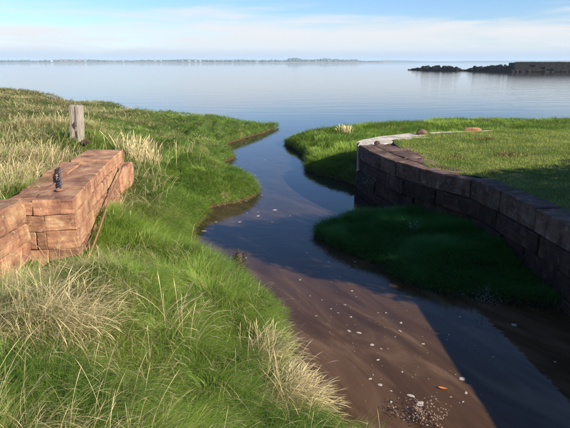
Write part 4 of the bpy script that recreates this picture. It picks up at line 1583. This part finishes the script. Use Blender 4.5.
pier = empty('stone_pier', (120, PIER_Y + 4, 0))
tag(pier, 'long low dark stone pier reaching in from the right edge of the water', 'pier')
bm = bmesh.new()
nseg = 60
rings = []
for k_ in range(nseg + 1):
    xx = -18 + 70 * k_ / nseg
    j_ = lambda a2: 0.55 * mnoise.noise(Vector((xx * 0.45, a2, 2)))
    rings.append([bm.verts.new((xx, -4.2 + j_(1), -1)), bm.verts.new((xx, -3.9 + j_(2), 1.2 + j_(3))), bm.verts.new((xx, -3.6 + j_(4), 3.55 + j_(5))), bm.verts.new((xx, -3.3, 3.85 + j_(6) * 0.6)),
                  bm.verts.new((xx, 4, 3.9 + j_(7) * 0.6)), bm.verts.new((xx, 4.4, -1))])
for k_ in range(nseg):
    for q in range(5):
        bm.faces.new((rings[k_][q], rings[k_ + 1][q], rings[k_ + 1][q + 1], rings[k_][q + 1]))
bm.faces.new(rings[0])
bmesh.ops.recalc_face_normals(bm, faces=bm.faces)
bm_obj('pier_wall', bm, M['pier'], pier)
pbm = worn_block([Vector(p) for p in ((-.5, -.5, -.5), (.5, -.5, -.5), (.5, .5, -.5), (-.5, .5, -.5), (-.5, -.5, .5), (.5, -.5, .5), (.5, .5, .5), (-.5, .5, .5))], 0.06, 0.06, 77, 0)
pbm.normal_update()
pme = bpy.data.meshes.new('block'); pbm.to_mesh(pme); pbm.free()
pme.materials.append(M['pier'])
for row, (z0, z1) in enumerate(((0.2, 1.15), (1.15, 2.1), (2.1, 2.95), (2.95, 3.8))):
    xx = -18.6 + random.uniform(-0.6, 0.6)
    while xx < 50:
        L_ = random.uniform(1.8, 3.4)
        if random.random() > 0.06:
            o = link('block', pme, None, pier)
            o.location = (xx + L_ / 2, -3.95 + random.uniform(-0.12, 0.08) - (3.8 - z0) * 0.09, (z0 + z1) / 2)
            o.scale = (L_ - 0.03, 1.0, z1 - z0 - 0.02)
            o.rotation_euler = (0, random.uniform(-.012, .012), random.uniform(-.03, .03))
        xx += L_
for k_ in range(46):
    r = random.uniform(0.5, 1.2)
    o = link('rock', rock_meshes[k_ % 7], None, pier)
    o.location = (random.uniform(-20, 50), -5.0 + random.uniform(-0.8, 0.6), random.uniform(-0.2, 0.35))
    o.scale = (r, r, r)
    o.rotation_euler = (random.uniform(-.4, .4), 0, random.uniform(0, 6.28))
xx = -18.0
while xx < 52:
    L_ = random.uniform(1.6, 2.6)
    BLOCK_ID[0] += 1
    zz = 3.86 + random.uniform(-0.08, 0.1)
    cs = [Vector((xx + 0.04, -4.0, zz)), Vector((xx + L_ - 0.04, -4.0, zz)), Vector((xx + L_ - 0.04, -2.7, zz)), Vector((xx + 0.04, -2.7, zz))]
    bm = worn_block(cs + [c_ + Vector((0, 0, 0.35)) for c_ in cs], 0.06, 0.05, BLOCK_ID[0])
    bm_obj('coping_stone', bm, M['pier'], pier)
    xx += L_
n = 5000
x = rng.uniform(-16, 50, n); y = rng.uniform(-2.4, 3.5, n)
k = fbm(x * 0.25, y * 0.3, 120, 2) > 0.42
x, y = x[k], y[k]
n = len(x)
v, t, c = blade_mesh('g', np.stack([x, y, np.full(n, 3.9)], 1), rng.uniform(0, 6.28, n), rng.uniform(0.25, 0.75, n), np.full(n, 0.10), rng.uniform(0, 0.5, n), rng.uniform(0, 0.6, n),
                     mix3(rng.uniform(0, 1, n), np.array([0.10, 0.11, 0.03]), np.array([0.32, 0.26, 0.13])), 2)
tag(link('pier_grass', mesh_np('pier_grass', v, t, c), M['blade'], pier), kind='stuff')

# ------------------------------------------------------------------ far shore
FAR = 3800.0


def far_x(px, d=FAR):
    return (px - 285) / F_PX * d * math.cos(PITCH) * 1.0


def land_strip(name, label, d, px0, px1, hf, depth, mat, step=3.0):
    xs_ = np.arange(far_x(px0, d), far_x(px1, d), step * d / F_PX)
    V_, Q_ = [], []
    fr = (0, 0.02, 0.12, 0.35, 0.7, 1.0)
    ht = (-1, 0.6, 0.45, 0.8, 1.0, 0.9)
    for x_ in xs_:
        px = x_ / (d * math.cos(PITCH)) * F_PX + 285
        h = hf(px)
        for q in range(6):
            V_.append((x_, d + depth * fr[q], -2 if q == 0 else (1.5 if q == 1 else max(1.6, h * ht[q]))))
    m_ = len(xs_)
    for k_ in range(m_ - 1):
        for q in range(5):
            a2 = k_ * 6 + q
            Q_.append((a2, a2 + 6, a2 + 7, a2 + 1))
    o = link(name, mesh_np(name, np.array(V_, float), np.array(Q_), smooth=True), mat)
    return tag(o, label, 'shore', kind='structure')


def h_far(px):
    e_ = np.clip((392 - px) / 40, 0, 1)
    return (5.0 + 9 * float(vnoise(np.array([px * 0.05]), np.array([3.0]), 5)[0]) + (6 if px < 120 else 0) * float(vnoise(np.array([px * 0.03]), np.array([8.0]), 6)[0])) * float(e_) * 1.45 + 1.7


land_strip('far_shore', 'low hazy far shore with houses and trees along the horizon', FAR, -110, 392, h_far, 300, M['far_land'])
land_strip('distant_shore', 'fainter low coast farther off across the estuary', 6500, -130, 720, lambda px: 12 + 22 * float(vnoise(np.array([px * 0.02]), np.array([1.0]), 15)[0]), 900, M['far_land'], 6.0)
bm = bmesh.new()
a2, b2 = far_x(-110), far_x(392)
vv = [bm.verts.new(p) for p in ((a2, FAR - 34, 0.15), (b2, FAR - 10, 0.15), (b2, FAR + 8, 2.4), (a2, FAR + 8, 2.4))]
bm.faces.new(vv)
tag(bm_obj('far_beach', bm, M['sand']), 'thin pale beach along the foot of the far shore', 'beach', kind='structure')

# far woods: one mass of foliage clumps
vs, ts, o_ = [], [], 0
bm = bmesh.new(); bmesh.ops.create_icosphere(bm, subdivisions=1, radius=1)
iv = np.array([v_.co[:] for v_ in bm.verts]); it = np.array([[v_.index for v_ in f.verts] for f in bm.faces]); bm.free()
for k_ in range(1500):
    px = random.uniform(-100, 388)
    dens = float(vnoise(np.array([px * 0.07]), np.array([4.0]), 44)[0])
    if random.random() > dens * 1.1 + 0.1:
        continue
    big = 1.0 + (0.7 if 288 < px < 301 else 0) + (0.35 if 320 < px < 345 else 0)
    r = random.uniform(4.2, 8.4) * (0.7 + 0.5 * dens) * big * (0.5 if px > 360 else 1)
    dd = random.uniform(30, 230)
    x_ = far_x(px)
    base = h_far(px) * 0.55
    vs.append(iv * (1 + rng.normal(0, 0.15, (len(iv), 1))) * np.array([r * 1.2, r, r]) + np.array([x_, FAR + dd, base + r * 0.55]))
    ts.append(it + o_)
    o_ += len(iv)
tag(link('far_wood', mesh_np('far_wood', np.concatenate(vs), np.concatenate(ts)), M['far_wood']), 'hazy dark line of trees along the far shore', 'wood', kind='stuff')


def far_house(px, dd, w, h, dpt, wallm, rz):
    x_ = far_x(px)
    hb = max(2.0, h_far(px) * 0.5)
    root = empty('far_house', (x_, FAR + dd, hb), rz)
    bm = bmesh.new()
    bmesh.ops.create_cube(bm, size=1)
    bmesh.ops.transform(bm, matrix=Matrix.Translation((0, 0, h / 2 - 0.5)) @ Matrix.Diagonal((w, dpt, h + 1, 1)), verts=bm.verts)
    bm_obj('wall', bm, M[wallm], root)
    bm = bmesh.new()
    rh = dpt * 0.42
    a3 = [bm.verts.new((sx * (w / 2 + 0.4), sy * (dpt / 2 + 0.5), h - 0.05)) for sx, sy in ((-1, -1), (1, -1), (1, 1), (-1, 1))]
    r0, r1 = bm.verts.new((-w / 2 - 0.4, 0, h + rh)), bm.verts.new((w / 2 + 0.4, 0, h + rh))
    for f in ((a3[0], a3[1], r1, r0), (a3[2], a3[3], r0, r1), (a3[1], a3[2], r1), (a3[3], a3[0], r0), (a3[3], a3[2], a3[1], a3[0])):
        bm.faces.new(f)
    roof = bm_obj('roof', bm, M['roof'], root)
    bm = bmesh.new()
    bmesh.ops.create_cube(bm, size=1)
    bmesh.ops.transform(bm, matrix=Matrix.Translation((w * 0.32, 0, h + rh + 0.3)) @ Matrix.Diagonal((0.9, 0.9, 2.0, 1)), verts=bm.verts)
    bm_obj('chimney', bm, M[wallm], roof)
    nw = max(2, int(w / 4))
    for k2 in range(nw):
        bm = bmesh.new()
        bmesh.ops.create_cube(bm, size=1)
        bmesh.ops.transform(bm, matrix=Matrix.Translation(((k2 + 0.5) / nw * w - w / 2, -dpt / 2 - 0.02, h * 0.55)) @ Matrix.Diagonal((1.4, 0.12, 1.7, 1)), verts=bm.verts)
        bm_obj('window', bm, M['window'], root)
    return root


random.seed(5)
HOUSES = [(18, 'house_white', 12, 6), (34, 'house_white', 9, 5), (51, 'house_white', 16, 7), (58, 'house_tan', 20, 8), (64, 'house_tan', 24, 8), (71, 'house_tan', 18, 8), (78, 'house_tan', 22, 8), (84, 'house_white', 10, 5), (96, 'house_tan', 14, 6), (106, 'house_tan', 16, 6),
          (112, 'house_white', 10, 5), (121, 'house_white', 12, 6), (134, 'house_tan', 12, 5), (153, 'house_white', 14, 6), (160, 'house_white', 9, 5), (182, 'house_tan', 16, 6), (189, 'house_white', 12, 6), (195, 'house_white', 11, 6), (200, 'house_white', 10, 5), (214, 'house_tan', 12, 5),
          (232, 'house_white', 14, 7), (240, 'house_tan', 10, 5), (257, 'house_white', 10, 5), (272, 'house_white', 9, 5), (306, 'house_white', 12, 5), (316, 'house_tan', 12, 5), (329, 'house_tan', 12, 5), (342, 'house_white', 9, 4)]
for px, mt, w, h in HOUSES:
    r_ = far_house(px, random.uniform(12, 60), w, h, random.uniform(8, 10), mt, random.uniform(-0.3, 0.3))
    tag(r_, 'tiny pale rendered house among the trees on the far shore' if mt == 'house_white' else 'tiny tan brick house in the rows on the far shore', 'house',
        'white houses on the far shore' if mt == 'house_white' else 'tan houses on the far shore')

# ------------------------------------------------------------------ haze over the estuary
bm = bmesh.new()
bmesh.ops.create_cube(bm, size=1)
bmesh.ops.transform(bm, matrix=Matrix.Translation((0, WATER_R / 2 - 100, 21.5)) @ Matrix.Diagonal((2 * WATER_R + 200, WATER_R + 400, 47, 1)), verts=bm.verts)
hm, hn, hl, hb_, ho = new_mat('sea_haze')
hn.remove(hb_)
pv = N(hn, 'ShaderNodeVolumePrincipled')
pv.inputs['Color'].default_value = (0.60, 0.80, 1.0, 1)
pv.inputs['Density'].default_value = 0.00013
pv.inputs['Anisotropy'].default_value = 0.0
hl.new(pv.outputs[0], ho.inputs['Volume'])
hz = bm_obj('haze', bm, hm)
tag(hz, 'thin pale sea haze over the estuary', 'haze', kind='stuff')
